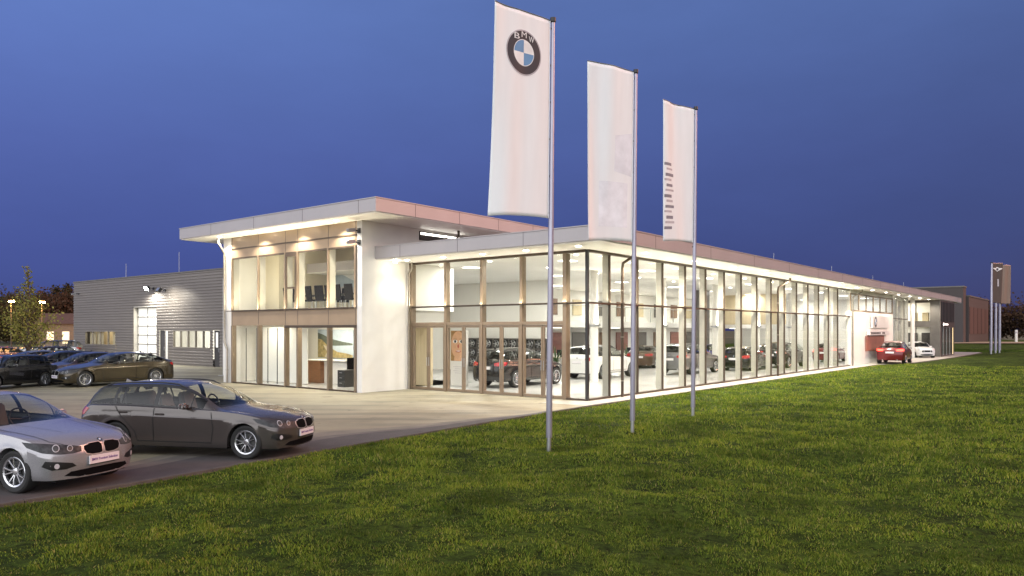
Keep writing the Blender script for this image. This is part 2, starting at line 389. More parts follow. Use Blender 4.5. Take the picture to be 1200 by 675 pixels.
# road behind the lawn on the far right, sodium light painted into its colour
M_road = mat('sodium_lit_road', (.34, .27, .17), .85, var=.15, scale=.5)
mb = MB(); mb.grid([[(x, 119, .40), (x, 126, .44), (x, 136, .40)] for x in (58, 120, 420)]); tag(mb.build('road', M_road, smooth=40), kind='structure')
# ------------------------------------------------------------------ GLASS SHOWROOM HALL  (local frame: x = t along the long glass side, y = s along the entrance side)
hall = empty('showroom_hall', (CX, CY, 0), ANG)
tag(hall, 'single storey glass showroom hall with flat white roof, lit inside, behind the three tall flagpoles', 'building')
LEN = 68.4; ZS = 5.25; ZT = 5.74
WARM = (1.0, .90, .74)
FIN = [1.46+2.05*k for k in range(15)]
GEND = 32.9
# roof slab, fascia with joints, soffit
m = MB(); m.box(-1.94, LEN, -1.785, 8.745, ZS+.03, ZT); m.box(.9, LEN, 8.745, 24, ZS+.03, ZT-.02)
roof = m.build('roof', M_fascia, hall, bevel=.012)
m = MB()
for k in range(15):
    x = 3.55-1.94+4.6*k
    m.box(x-.008, x+.008, -1.788, -1.76, ZS+.032, ZT+.002)
for y in (1.3, 4.3, 7.3): m.box(-1.943, -1.9, y-.008, y+.008, ZS+.032, ZT+.002)
m.build('fascia_joint', M_seam, roof)
m = MB(); m.box(-1.88, LEN-.06, -1.725, 8.74, ZS, ZS+.03); m.box(.9, LEN-.06, 8.742, 24, ZS, ZS+.029); m.build('soffit', M_soffit, hall)
# metal cap along the roof edge
m = MB(); m.box(-1.96, LEN+.02, -1.805, -1.74, ZT, ZT+.035); m.box(-1.96, -1.89, -1.738, 8.74, ZT, ZT+.034); m.build('roof_edge_trim', M_fascia, roof)
for x in (9.5, 20, 31, 42, 53):
    m = MB(); m.tube([(x, .6, ZT), (x, .6, ZT+1.0)], .012, 6); m.cbox((x, .6, ZT+.05), (.2, .2, .1)); m.build('lightning_rod', M_steel, roof)
# floor
m = MB(); m.box(.02, 51.5, .02, 23.6, -.06, .03); m.build('floor', M_floor, hall)
# glazed long side
def pane(x0, x1, y0, y1, z0, z1, parent, matl=None):
    m = MB(); m.box(x0, x1, y0, y1, z0, z1); return m.build('glass_pane', matl or M_glass, parent)
xs = [0.0]+FIN+[GEND]
for a, b_ in zip(xs[:-1], xs[1:]):
    pane(a+.035, b_-.035, -.006, .006, .07, 3.36, hall); pane(a+.035, b_-.035, -.006, .006, 3.44, 5.16, hall)
for x in FIN:
    m = MB(); m.box(x-.035, x+.035, .03, .27, .03, 5.22); f_ = m.build('mullion_fin', M_fin, hall, bevel=.006)
    m = MB(); m.box(x-.022, x+.022, -.05, .028, .03, 5.22); m.build('cover_strip', M_frame, f_)
m = MB(); m.box(-.05, .05, -.05, .05, .0, 5.22); m.build('corner_post', M_black, hall)
m = MB(); m.box(.06, GEND, -.045, .055, 3.37, 3.43); m.build('transom', M_copper, hall)
m = MB(); m.box(.06, GEND, -.06, .09, 5.16, ZS); m.build('head_beam', M_frame, hall)
m = MB(); m.box(.06, GEND, -.07, .10, 0, .075); m.build('sill', M_frame, hall)
# glazed entrance side
ML = [.91, 2.86, 4.79, 6.70, 8.66]
ys = [0.0]+ML
for k, (a, b_) in enumerate(zip(ys[:-1], ys[1:])):
    pane(-.006, .006, a+.05, b_-.05, 3.44, 5.16, hall)
    if k == 0: pane(-.006, .006, a+.05, b_-.05, .07, 3.36, hall)
    else: pane(-.006, .006, a+.05, b_-.05, 2.78, 3.36, hall)
for k, y in enumerate(ML):
    wd = .075 if k in (0,) else .055
    m = MB(); m.box(-.07, .19, y-wd, y+wd, 0, 5.16); m.build('mullion', M_bronze, hall, bevel=.006)
m = MB(); m.box(-.045, .055, .06, 8.6, 3.37, 3.43); m.build('transom', M_frame, hall)
m = MB(); m.box(-.06, .09, .06, 8.74, 5.16, ZS); m.build('head_beam', M_frame, hall)
m = MB(); m.box(-.055, .075, .96, 8.62, 2.65, 2.77); m.build('door_head', M_bronze, hall)
m = MB(); m.box(-.07, .08, .0, .84, 0, .07); m.build('sill', M_frame, hall)
for a, b_ in zip(ML[:-1], ML[1:]):
    mid = (a+b_)/2
    for (p, q, hs) in ((a+.065, mid-.008, 1), (mid+.008, b_-.065, -1)):
        m = MB()
        m.box(-.03, .03, p, p+.075, .015, 2.645); m.box(-.03, .03, q-.075, q, .015, 2.645)
        m.box(-.029, .029, p+.075, q-.075, .015, .12); m.box(-.029, .029, p+.075, q-.075, 2.55, 2.645)
        d_ = m.build('door', M_bronze, hall, bevel=.004)
        pane(-.006, .006, p+.075, q-.075, .12, 2.55, d_)
        hy = q-.05 if hs > 0 else p+.05
        m = MB(); m.tube([(-.05, hy, 1.0), (-.05, hy, 1.35)], .012, 6); m.build('handle', M_steel, d_)
# downpipes
def downpipe(pts, parent, r=.05, mt=None):
    m = MB(); m.tube(pts, r, 10); o = m.build('downpipe', mt or M_zinc, parent, smooth=40)
    z0 = pts[-1][2]
    for z in (.6, 2.2, 3.9):
        if z < pts[-2][2]: 
            m = MB(); m.lathe([(r+.012, -.02), (r+.012, .02)], (pts[-1][0], pts[-1][1], z), n=10); m.build('pipe_clip', M_zinc, o)
    return o
downpipe([(2.25, -.55, ZS), (2.25, -.5, 5.12), (2.1, -.2, 4.9), (2.1, -.17, 4.7), (2.1, -.17, 0)], hall, .055, M_frame)
downpipe([(19.1, -.6, ZS), (19.1, -.6, 5.1), (18.45, -.2, 4.75), (18.45, -.17, 4.5), (18.45, -.17, 0)], hall, .055, M_frame)
downpipe([(33.9, -.6, ZS), (33.9, -.6, 5.1), (33.2, -.2, 4.75), (33.2, -.17, 4.5), (33.2, -.17, 0)], hall, .05, M_zinc)
downpipe([(-.2, 8.45, ZS), (-.2, 8.45, 5.0), (-.2, 8.62, 4.8), (-.2, 8.62, 0)], hall, .045, M_zinc)
# sign wall, its high window strip and the bay behind it
m = MB(); m.box(GEND, 45.4, -.12, .25, 0, 3.75); m.build('sign_wall', M_white, hall)
m = MB(); m.box(GEND+.0, 45.4, -.13, -.05, 3.75, 3.85); m.box(GEND, 45.4, -.13, -.05, 4.9, 5.0); 
for x in np.linspace(GEND+.05, 45.35, 7): m.box(x-.05, x+.05, -.13, -.05, 3.85, 4.9)
hw = m.build('high_window', M_bronze, hall)
pane(GEND+.1, 45.3, -.09, -.08, 3.85, 4.9, hw)
m = MB(); m.box(GEND, 45.4, -.1, .2, 5.002, ZS-.003); m.build('wall_head', M_white, hall)
xs = [45.4, 47.4, 49.4, 51.5]
for a, b_ in zip(xs[:-1], xs[1:]):
    pane(a+.05, b_-.05, -.006, .006, .08, 5.16, hall)
    m = MB(); m.box(b_-.05, b_+.03, -.05, .40, 0, ZS-.003); m.build('mullion_fin', M_fin, hall)
m = MB(); m.box(45.41, 51.44, -.045, .055, 3.37, 3.43); m.build('transom', M_frame, hall)
# recessed second entrance at the far end
E = 57.0
m = MB(); m.box(51.4, 51.6, .41, 6.8, 0, ZS-.003); m.build('wall', M_plaster, hall)
m = MB(); m.box(51.6, E+3.4, 6.8, 7, 0, ZS-.003); m.build('wall', M_plaster, hall)
pane(E, E+.012, -.83, 6.79, .3, 2.75, hall); pane(E, E+.012, -.83, 6.79, 3.3, 5.0, hall)
m = MB(); m.box(E-.05, E+.1, -.83, 6.79, 2.75, 3.3); m.box(E-.05, E+.1, -.83, 6.79, 5.0, ZS-.004); m.box(E-.05, E+.1, -.83, 6.79, 0, .3)
for y in (.35, 1.6, 2.85, 4.1, 5.4): m.box(E-.04, E+.09, y-.04, y+.04, .301, 2.749); m.box(E-.04, E+.09, y-.04, y+.04, 3.301, 4.999)
m.build('window_frame', M_greywall, hall)
m = MB(); m.box(E-.06, E+.2, -1.68, -.831, 0, ZS-.003); m.build('dark_panel', M_greywall, hall)
m = MB(); m.box(E+3.3, E+3.4, -.9, 6.79, .0, ZS-.003); m.build('back_wall', M_plaster, hall)
m = MB(); m.box(E+.11, E+3.29, -.83, 6.79, 2.85, 3.2); m.build('upper_floor', M_plaster, hall)
m = MB()
for k in range(7): m.box(E+1.0, E+1.5, -.5+.95*k, .0+.95*k, 3.201, 4.1)
m.build('shelf', M_beige, hall)
m = MB()
for k in range(5): m.box(E+2.9, E+3.25, -.5+1.3*k, .4+1.3*k, .0, 2.2)
m.build('shelf', M_dark, hall)
light('room_lamp', 'AREA', (E+1.6, 2.5, 5.15), 120, (1, .94, .82), hall, 2, sy=5); light('room_lamp', 'AREA', (E+1.6, 2.5, 2.8), 120, (1, .94, .82), hall, 2, sy=5)
m = MB(); m.box(E+.21, 64.4, -1.68, -.9, 0, ZS-.003); m.box(E+3.41, 67.9, -.899, 7, 0, ZS-.004); m.build('entrance_box', M_dark, hall)
m = MB(); m.box(64.41, 67.9, -1.2, -.901, 0, ZS-.004); m.build('dark_panel', M_brownpanel if 'M_brownpanel' in globals() else M_frame, hall)
m = MB()
for k in range(9): m.box(E+.4+.78*k, E+.75+.78*k, -1.76, -1.683, 3.25, 5.1)
m.build('louvre', M_black, hall)
M_dusk = mat('dim_door_glass', (.06, .075, .07), .08, var=.1)
for k in range(4):
    x = E+.7+1.75*k; m = MB(); m.box(x, x+1.1, -1.71, -1.683, .1, 2.7); dd = m.build('door', M_dusk, hall); m = MB(); m.box(x+.5, x+.58, -1.73, -1.711, .1, 2.7); m.build('lit_slot', M_frost2 if False else M_litwin if k == 3 else M_steel, dd)
m = MB(); m.lathe([(.17, 0), (.17, ZS)], (52.6, -.2, 0), n=20); m.build('column', M_white, hall, smooth=40)
# interior: round columns, gallery, partitions, ceiling
COLS = [(8.2, 4.9), (15.1, 4.9), (22.0, 4.9), (28.9, 4.9), (35.8, 4.9), (32.2, .9)]
for x, y in COLS:
    m = MB(); m.lathe([(.19, .03), (.19, ZS)], (x, y, 0), n=24); m.build('column', M_white, hall, smooth=40)
for x, y in COLS[:5]+[(3.0, 1.2)]:
    if (x, y) == (3.0, 1.2): break
    m = MB(); m.lathe([(.20, 2.62), (.30, 2.66), (.30, 2.72), (.20, 2.72)], (x, y, 0), n=24); m.build('column_fill_ring', M_steel, hall, smooth=40)  # rings and upward lamps added on the columns to brighten ceiling and soffit
    for dy in (-.34,): light('column_fill_lamp', 'AREA', (x, y+dy, 2.74), 55, (1, .92, .76), hall, .22, rot=(pi, 0, 0))
m = MB(); m.box(12.2, 12.4, 10.4, 23.4, .03, ZS); m.build('partition', M_plaster, hall)
m = MB(); m.box(.3, 51.4, 23.4, 23.6, .03, ZS); m.build('back_wall', M_plaster, hall)
m = MB(); m.box(12.41, 48, 15.5, 15.7, .03, ZS); m.build('back_wall', M_plaster, hall)
m = MB(); m.box(51.2, 51.4, .5, 15.6, .03, ZS); m.build('end_wall', M_plaster, hall)
m = MB(); m.box(14, 48, 10.6, 15.49, 2.62, 2.98); gal = m.build('gallery', M_white, hall)
m = MB(); m.box(14, 48, 10.58, 10.6, 2.98, 3.9); m.build('glass_balustrade', M_glass, gal)
m = MB(); m.tube([(14, 10.59, 3.92), (48, 10.59, 3.92)], .022, 8); m.build('handrail', M_steel, gal)
for x in np.arange(14.2, 48, 3.4):
    m = MB(); m.tube([(x, 10.62, 2.98), (x, 10.62, 3.92)], .018, 6); m.build('baluster', M_steel, gal)
M_redpanel = mat('red_wall_panel', (.24, .09, .07), .45, var=.1)
M_brownpanel = mat('brown_wall_panel', (.20, .12, .075), .5, var=.2)
for k, x in enumerate(np.arange(16, 46, 3.0)):
    m = MB(); m.box(x, x+1.7, 15.42, 15.497, .9, 2.3); m.build('wall_panel', [M_brownpanel, M_redpanel, M_greywall][k % 3], hall)
    m = MB(); m.box(x+.1, x+1.2, 15.42, 15.497, 3.5, 4.6); m.build('wall_panel', [M_greywall, M_beige, M_brownpanel][(k*2) % 3], hall)
m = MB(); m.box(27.5, 28.6, 8.2, 8.9, .03, ZS); m.build('partition', M_greywall, hall)
m = MB(); m.box(36.6, 36.8, 5.6, 11, 2.9, ZS); m.build('partition', M_beige, hall)
# soffit downlights: lens + real lamp each
def downlight(x, y, z, parent, e=60, spot=120, size=.05):
    m = MB(); m.lathe([(.0, -.008), (.075, -.008), (.095, -.004), (.10, 0)], (x, y, z), n=16); o = m.build('downlight', M_lamp, parent)
    light('downlight_lamp', 'SPOT', (x, y, z-.06), e*2.8, WARM, parent, size, spot=spot, blend=.7)
for y in (7.9, 5.9, 3.9, 1.9, -.3): downlight(-1.0, y, ZS, hall, 30 if y > 7 else 95)
for k in range(16): downlight(2.4+4.1*k, -.95, ZS, hall, 260 if k < 9 else 100, spot=155)
# added strips with upward lamps on the transoms, fill for the soffit
def fill_strips(t0, t1, side, e):
    for a in range(4):
        c0 = t0+(t1-t0)*(a+.5)/4; ln = (t1-t0)/4-.06; m = MB()
        if side: m.box(c0-ln/2, c0+ln/2, -.13, -.06, 3.40, 3.43); m.build('lit_or_fill_strip', M_frame, hall); light('soffit_fill_lamp', 'AREA', (c0, -.105, 3.445), e, (1, .90, .70), hall, ln, sy=.05)
        else: m.box(-.13, -.06, c0-ln/2, c0+ln/2, 3.40, 3.43); m.build('lit_or_fill_strip', M_frame, hall); light('soffit_fill_lamp', 'AREA', (-.105, c0, 3.445), e, (1, .90, .70), hall, .05, sy=ln)
    for o in [q for q in hall.children if q.name.startswith('soffit_fill_lamp')]: o.rotation_euler = (pi, 0, 0)
fill_strips(0, 32.9, True, 95); fill_strips(.1, 8.6, False, 17)
# ceiling lights inside: luminous panels with a real area lamp under each
def panel(x, y, z, sx, sy, parent, e):
    m = MB(); m.box(x-sx/2, x+sx/2, y-sy/2, y+sy/2, z-.02, z-.002); m.build('ceiling_light', M_lampsoft, parent)
    light('ceiling_lamp', 'AREA', (x, y, z-.04), e, (1, .96, .885) if parent is hall else (1, .87, .66), parent, sx, sy=sy)
for x in np.arange(3.2, 50, 6.6):
    for y in (3.0, 8.2): panel(x, y, ZS, .55, .55, hall, 215 if x < 8 else 115)
for y in (13.5, 19): panel(6.2, y, ZS, .55, .55, hall, 190)
for x in np.arange(17, 48, 7): panel(x, 13.2, 2.61, .5, .5, hall, 75); panel(x, 13.2, ZS, .5, .5, hall, 95)
for x in np.arange(1.4, 32, 4.1):
    for y in (1.4, 5.6):
        m = MB(); m.lathe([(0, -.006), (.08, -.006), (.1, 0)], (x, y, ZS), n=12); m.build('ceiling_spot', M_lamp, hall)
panel(54.3, 3.5, 5.22, .5, .5, hall, 60)

# ------------------------------------------------------------------ TALL ENTRANCE BLOCK
blk = empty('entrance_block', tuple(L2W(-2.6, 8.75)), ANG)
tag(blk, 'two storey white entrance block with wide overhanging roof and bronze framed windows', 'building')
# local: x 0 = its front glass, y 0..9.9 along the front
BZ = 6.75; BT = 7.27; BW = 9.9
m = MB(); m.box(-1.1, 14, -2.05, 11.9, BZ+.03, BT); broof = m.build('roof', M_fascia, blk, bevel=.012)
m = MB()
for y in (-1.1, 2.3, 5.7, 9.1): m.box(-1.104, -1.06, y-.008, y+.008, BZ+.032, BT+.002)
for x in (.9, 3.4, 5.9, 8.4, 10.9): m.box(x-.008, x+.008, -2.054, -2.02, BZ+.032, BT+.002)
m.build('fascia_joint', M_seam, broof)
m = MB(); m.box(-1.12, 14, -2.07, -2.0, BT, BT+.035); m.box(-1.12, -1.05, -1.998, 11.92, BT, BT+.034); m.build('roof_edge_trim', M_fascia, broof)
m = MB(); m.box(-1.04, 13.9, -1.99, 11.84, BZ, BZ+.03); m.build('soffit', M_soffit, blk)
m = MB(); m.box(0, 2.58, 0, .3, 0, BZ); m.box(2.58, 14, .1, .3, 5.76, BZ); m.build('wall', M_white, blk)   # white side wall
m = MB(); m.box(3.2, 6.0, .04, .09, 6.28, 6.66); cw = m.build('clerestory_window', M_dark, blk); m = MB(); m.box(3.25, 5.95, .02, .038, 6.52, 6.60); m.build('lit_or_fill_strip', M_lampsoft, cw)
m = MB(); m.tube([(4.6, -.6, 5.74), (4.6, -.6, 6.25), (4.6, -.9, 6.5), (4.6, -.9, 6.74)], .05, 8); m.tube([(4.6, -.6, 6.2), (4.6, -.2, 6.45), (4.6, -.05, 6.45)], .05, 8); m.build('roof_drain_pipe', M_frame, blk, smooth=40)
m = MB(); m.box(0, .45, 9.2, BW, 0, BZ); m.box(.45, 12, BW-.3, BW, 0, BZ); m.build('wall', M_white, blk)
m = MB(); m.box(-.02, .1, .3, 9.2, 5.80, BZ-.002); tb = m.build('bronze_band', M_bronze_panel, blk)
m = MB(); m.box(-.02, .1, .3, 9.2, 2.66, 3.30); mb_ = m.build('bronze_band', M_bronze_panel, blk)
m = MB(); m.box(-.05, -.021, .3, 9.2, 6.18, 6.24); m.build('band_joint', M_frame, tb)
YM = [.36, 2.05, 4.10, 4.98, 7.0, 9.12]      # mullions counted from the white side wall
m = MB()
for y in YM: m.box(-.024, -.02, y-.01, y+.01, 5.82, BZ-.01); m.box(-.024, -.02, y-.01, y+.01, 2.68, 3.28)
m.build('panel_joint', M_seam, tb)
for y in YM:
    m = MB(); m.box(-.06, .02, y-.045, y+.045, 3.30, 5.80); m.build('mullion', M_bronze, blk)
    m = MB(); m.box(.021, .32, y-.035, y+.035, 3.30, 5.80); m.build('mullion_fin', M_fin, blk)
    m = MB(); m.box(-.06, .16, y-.05, y+.05, 0, 2.66); m.build('mullion', M_bronze, blk)
for a, b_ in zip(YM[:-1], YM[1:]):
    pane(.0, .012, a+.045, b_-.045, 3.36, 5.74, blk); pane(.0, .012, a+.05, b_-.05, .08, 2.58, blk)
m = MB(); m.box(-.05, .05, .3, 9.2, 3.302, 3.37); m.build('sill', M_frame, blk)
m = MB(); m.box(-.05, .05, .3, 9.2, 5.73, 5.798); m.build('head_beam', M_frame, blk)
m = MB(); m.box(-.07, .06, .3, 4.95, 2.55, 2.658); m.build('door_head', M_frame, blk)
m = MB(); m.box(-.05, .05, .3, 9.2, 0, .06); m.build('sill', M_frame, blk)
# opening light in the narrow bay
m = MB(); m.box(-.08, -.03, 4.15, 4.93, 5.6, 5.72); m.box(-.08, -.03, 4.15, 4.25, 3.4, 5.6); m.box(-.08, -.03, 4.83, 4.93, 3.4, 5.6); m.box(-.08, -.03, 4.25, 4.83, 4.22, 4.30)
m.build('opening_sash', M_frame, blk)
# white blind behind the wide ground floor bay, with thin upright joints
m = MB(); m.box(1.2, 1.24, 5.1, 9.1, .06, 2.6); bl = m.build('white_screen', M_plaster, blk)
m = MB()
for y in (5.6, 6.3, 7.15, 8.0): m.box(-.02, .01, y-.012, y+.012, .1, 2.55)
m.build('door_joint', M_black, blk)
# rooms
m = MB(); m.box(2.58, 5.35, .1, .3, 3.28, 5.758); m.build('wall', M_plaster, blk)
m = MB(); m.box(.1, 5.35, .3, BW-.31, 2.75, 3.28); m.build('upper_floor', M_plaster, blk)
m = MB(); m.box(.1, 7, .3, BW-.31, -.05, .03); m.build('floor', M_floor, blk)
m = MB(); m.box(4.1, 4.25, 1.15, BW-.31, .03, 2.75); m.build('back_wall', M_plaster, blk)
m = MB(); m.box(4.0, 4.3, .35, 1.14, .03, 2.75); m.build('wood_end_panel', M_beige, blk)
m = MB(); m.box(5.2, 5.35, .31, BW-.31, 3.28, BZ); m.build('back_wall', M_cream, blk)
m = MB(); m.box(1.9, 5.19, 8.25, 8.4, 3.28, BZ); m.build('partition', M_cream, blk)
m = MB(); m.box(1.9, 1.98, 8.4, 9.55, 3.28, BZ); m.build('partition', M_cream, blk)
for y in (2.6, 7.2): panel(1.0, y, BZ-.01, .3, 1.6, blk, 8 if y < 5 else 3); panel(.6, y, 2.745, .3, 1.6, blk, 55 if y < 5 else 22)
panel(3.6, 2.6, BZ-.01, .3, 3, blk, 60); panel(3.0, 5.6, 2.745, .3, 3, blk, 75)
for y in (9.3, 6.5, 3.7, .9): downlight(-.55, y, BZ, blk, 130, spot=130)
downpipe([(-.5, 9.5, BZ), (-.5, 9.45, 6.45), (-.12, 9.62, 6.05), (-.12, 9.62, 2.6), (-.12, 9.62, 1.9), (-.12, 9.4, 1.55), (-.12, 9.4, 0)], blk, .055, M_zinc)
for y0 in (.5, 4.9):
    m = MB(); m.box(-.36, -.28, y0, y0+4.2, 3.31, 3.34); m.box(-.28, -.021, y0+.5, y0+.54, 3.315, 3.335); m.box(-.28, -.021, y0+3.6, y0+3.64, 3.315, 3.335); m.build('lit_or_fill_strip', M_frame, blk); light('soffit_fill_lamp', 'AREA', (-.32, y0+2.1, 3.355), 165, (1, .88, .64), blk, .05, rot=(pi, 0, 0), sy=4.1)  # added strips and upward lamps, fill for the block soffit
light('block_side_lamp', 'SPOT', (1.3, -.5, 4.9), 22, WARM, blk, .05, spot=100, blend=.6)
m = MB(); m.lathe([(.07, 0), (.09, .10), (.0, .1)], (1.3, -.5, 5.14), n=14); m.build('downlight', M_lamp, blk)

# ------------------------------------------------------------------ WORKSHOP with ribbed grey cladding
wk = empty('workshop_building', tuple(L2W(5.1, 18.65)), ANG)
tag(wk, 'long grey workshop with horizontally ribbed metal cladding and a glazed roller door', 'building')
M_clad = mat('ribbed_grey_cladding', (.205, .185, .168), .42, metal=.2, var=.07, scale=.9, streak=(1, .25, 1))
WH = 6.45; WY0 = 0.0; WY1 = 36.2
def ribbed(y0, y1, z0, z1, x=0.0, pitch=.20, dep=.045):
    n = max(1, int(round((z1-z0)/pitch))); p = (z1-z0)/n; prof = []
    for k in range(n):
        z = z0+k*p; prof += [(x, z), (x, z+.40*p), (x-dep, z+.52*p), (x-dep, z+.88*p)]
    prof.append((x, z1))
    return prof, y0, y1
def wall_piece(m, y0, y1, z0, z1):
    prof, a, b_ = ribbed(y0, y1, z0, z1)
    m.grid([[(x, y, z) for x, z in prof] for y in (a, b_)])
# openings (y, z): roller door, left window band, right window band, two doors
DR = (21.9, 25.5, 0, 4.25); W1 = (28.4, 33.95, 1.25, 2.4); W2 = (14.5, 19.5, 1.2, 2.45); D1_ = (20.7, 21.5, 0, 2.45); D2_ = (13.4, 14.2, 0, 2.45)
m = MB()
wall_piece(m, WY0, WY1, 4.25, WH)
wall_piece(m, DR[1], WY1, 2.4, 4.25); wall_piece(m, WY0, DR[0], 2.45, 4.25)
wall_piece(m, W1[1], WY1, 0, 2.4); wall_piece(m, DR[1], W1[0], 0, 2.4); wall_piece(m, W1[0], W1[1], 0, 1.25)
wall_piece(m, D1_[1], DR[0], 0, 2.45); wall_piece(m, W2[1], D1_[0], 0, 2.45); wall_piece(m, W2[0], W2[1], 0, 1.2); wall_piece(m, D2_[1], W2[0], 0, 2.45); wall_piece(m, WY0, D2_[0], 0, 2.45)
m.build('cladding', M_clad, wk)
m = MB(); m.box(.36, 30, WY0, WY1, 6.3, WH-.02); m.box(.3, 30, WY1-.1, WY1, 0, 6.299); m.build('roof', M_greywall, wk)
m = MB(); m.box(-.07, .4, WY0, WY1+.03, WH, WH+.1); m.build('roof_edge_trim', M_greywall, wk)
# roller door set back in a white reveal
m = MB(); m.box(.005, .4, DR[1]-.02, DR[1]+.06, .02, 4.245); m.box(.005, .4, DR[0]-.06, DR[0]+.0, .02, 4.245); m.box(.005, .4, DR[0]+.002, DR[1]-.022, 4.17, 4.245); m.build('door_reveal', M_fin, wk)
m = MB(); nz = 6
for k in range(nz+1): m.box(.30, .38, DR[0]+.01, DR[1]-.03, .0+k*4.1/nz, .07+k*4.1/nz)
for y in (DR[0]+.01, DR[0]+.62, DR[0]+2.0, DR[1]-.09): m.box(.305, .375, y, y+.05, .07, 4.17)
rd = m.build('roller_door', M_greywall, wk)
M_frost = emis('frosted_lit_pane', (1, .96, .86), .30)
m = MB(); m.box(.335, .345, DR[0]+.02, DR[1]-.04, .05, 4.15); m.build('frosted_pane', M_frost, rd)
def strip_window(y0, y1, z0, z1, n, lit, e, name='window'):
    m = MB(); m.box(-.04, .12, y0, y1, z1-.07, z1); m.box(-.06, .12, y0, y1, z0, z0+.07); m.box(-.04, .12, y0, y0+.07, z0+.07, z1-.07); m.box(-.04, .12, y1-.07, y1, z0+.07, z1-.07)
    for k in range(1, n):
        y = y0+(y1-y0)*k/n; m.box(-.02, .1, y-.045, y+.045, z0+.07, z1-.07)
    wf = m.build(name, M_zinc, wk)
    m = MB(); m.box(.05, .06, y0+.07, y1-.07, z0+.07, z1-.07); m.build('pane', M_glass, wf)
    return wf
strip_window(*W1, 4, True, 1); strip_window(*W2, 5, True, 1)
# rooms behind the window bands
m = MB(); m.box(1.3, 1.36, W1[0]-.3, W1[1]+2.2, .2, 3.2); m.box(.12, 1.299, W1[0]-.3, W1[1]+2.2, 3.1, 3.2); m.box(.12, 1.299, W1[0]-.3, W1[1]+2.2, .6, .7); m.build('room_wall', M_beige, wk)
m = MB()
for k in (.05, 2.85, 4.25): m.box(.3, .33, W1[0]+k, W1[0]+k+1.15, 1.3, 2.35)
m.build('window_blind', M_beige, wk)
light('room_lamp', 'AREA', (.7, 31.1, 3.05), 45, (1, .9, .7), wk, .4, sy=4.5)
m = MB(); m.box(2.4, 2.46, W2[0]-2, W2[1]+2.3, .2, 3.2); m.box(.12, 2.399, W2[0]-2, W2[1]+2.3, 3.1, 3.2); m.box(.12, 2.399, W2[0]-2, W2[1]+2.3, .4, .5); m.box(.12, 2.46, W2[1]+2.3, W2[1]+2.36, .2, 3.2); m.build('room_wall', M_plaster, wk)
m = MB()
for y in (16.4,): m.box(1.9, 2.3, y, y+.35, .5, 2.0)
m.build('shelf', M_greywall, wk)
light('room_lamp', 'AREA', (1.2, 18, 3.05), 95, (1, .95, .85), wk, .8, sy=6)
for d_ in (D1_, D2_):
    m = MB(); m.box(.05, .12, d_[0]+.02, d_[1]-.02, .01, 2.43); dd = m.build('door', M_dark, wk)
    m = MB(); m.box(.0, .05, d_[0]+.12, d_[0]+.17, 1.0, 1.25); m.build('handle', M_steel, dd)
    if d_ is D2_:
        m = MB(); m.box(.03, .048, d_[0]+.3, d_[1]-.25, 1.3, 2.3); m.build('lit_pane', M_frost, dd)
m = MB(); m.box(-.05, -.036, D1_[0]-.5, D1_[0]-.2, .2, 2.4); m.build('white_trim', M_white, wk)
for y, h in ((20.6, 1.7), (28.9, 1.3)):
    m = MB(); m.tube([(1, y, WH-.02), (1, y, WH+h)], .015, 6); m.build('lightning_rod', M_steel, wk)
# floodlights and cameras on the wall are things of their own
def floodlight(y, z, on, label):
    f_ = empty('floodlight', tuple(wk.matrix_basis @ Vector((0, y, z))) if False else tuple(L2W(5.1, 18.65+y, z)), ANG)
    tag(f_, label, 'floodlight', 'floodlights on the workshop wall')
    m = MB(); m.tube([(-.03, 0, 0), (-.4, 0, .05)], .03, 8); m.cbox((-.05, 0, 0), (.06, .16, .2)); m.build('bracket', M_black, f_)
    rot = Matrix.Rotation(R(-25 if on else 35), 3, 'Y')
    m = MB(); m.cbox((-.5, 0, .02), (.2, .42, .32), rot=rot); m.build('housing', M_black, f_, bevel=.02)
    m = MB(); m.cbox(Vector((-.5, 0, .02)) + rot @ Vector((-.105, 0, 0)), (.012, .36, .26), rot=rot); m.build('lens', M_flood if on else M_steel, f_)
    if on:
        light('flood_lamp', 'SPOT', (-.75, -.25, -.05), 800, (1, .96, .86), f_, .12, rot=(0, R(8), 0), spot=165, blend=.5)
floodlight(22.3, 5.5, True, 'glaring floodlight above the glazed roller door on the ribbed grey wall')
floodlight(20.6, 5.3, False, 'dark floodlight head right of the glaring one on the ribbed grey wall')
light('wall_fill_lamp', 'SPOT', (-1.6, 19.4, 5.2), 380, (1, .95, .82), wk, .08, rot=(R(0), R(-35), 0), spot=150, blend=.8)  # unseen lamp added to brighten the workshop wall
def camera_box(loc, label, rz=0):
    c = empty('security_camera', loc, ANG+rz); tag(c, label, 'camera')
    m = MB(); m.tube([(0, 0, 0), (-.3, 0, -.02)], .025, 8); m.cbox((-.02, 0, 0), (.05, .16, .2)); m.build('bracket', M_black, c)
    m = MB(); m.cbox((-.42, 0, -.02), (.36, .15, .15), rot=Matrix.Rotation(R(-12), 3, 'Y')); m.build('housing', M_steel, c, bevel=.015)
camera_box(tuple(L2W(5.1, 18.65+35.2, 5.5)), 'security camera at the far left top corner of the workshop')
camera_box(tuple(L2W(-2.6, 8.75+.15, 6.35)), 'security camera under the entrance block roof on the white corner pier')
camera_box(tuple(L2W(-2.6, 8.75+.15, 5.9)), 'lower of two security cameras on the white corner pier')

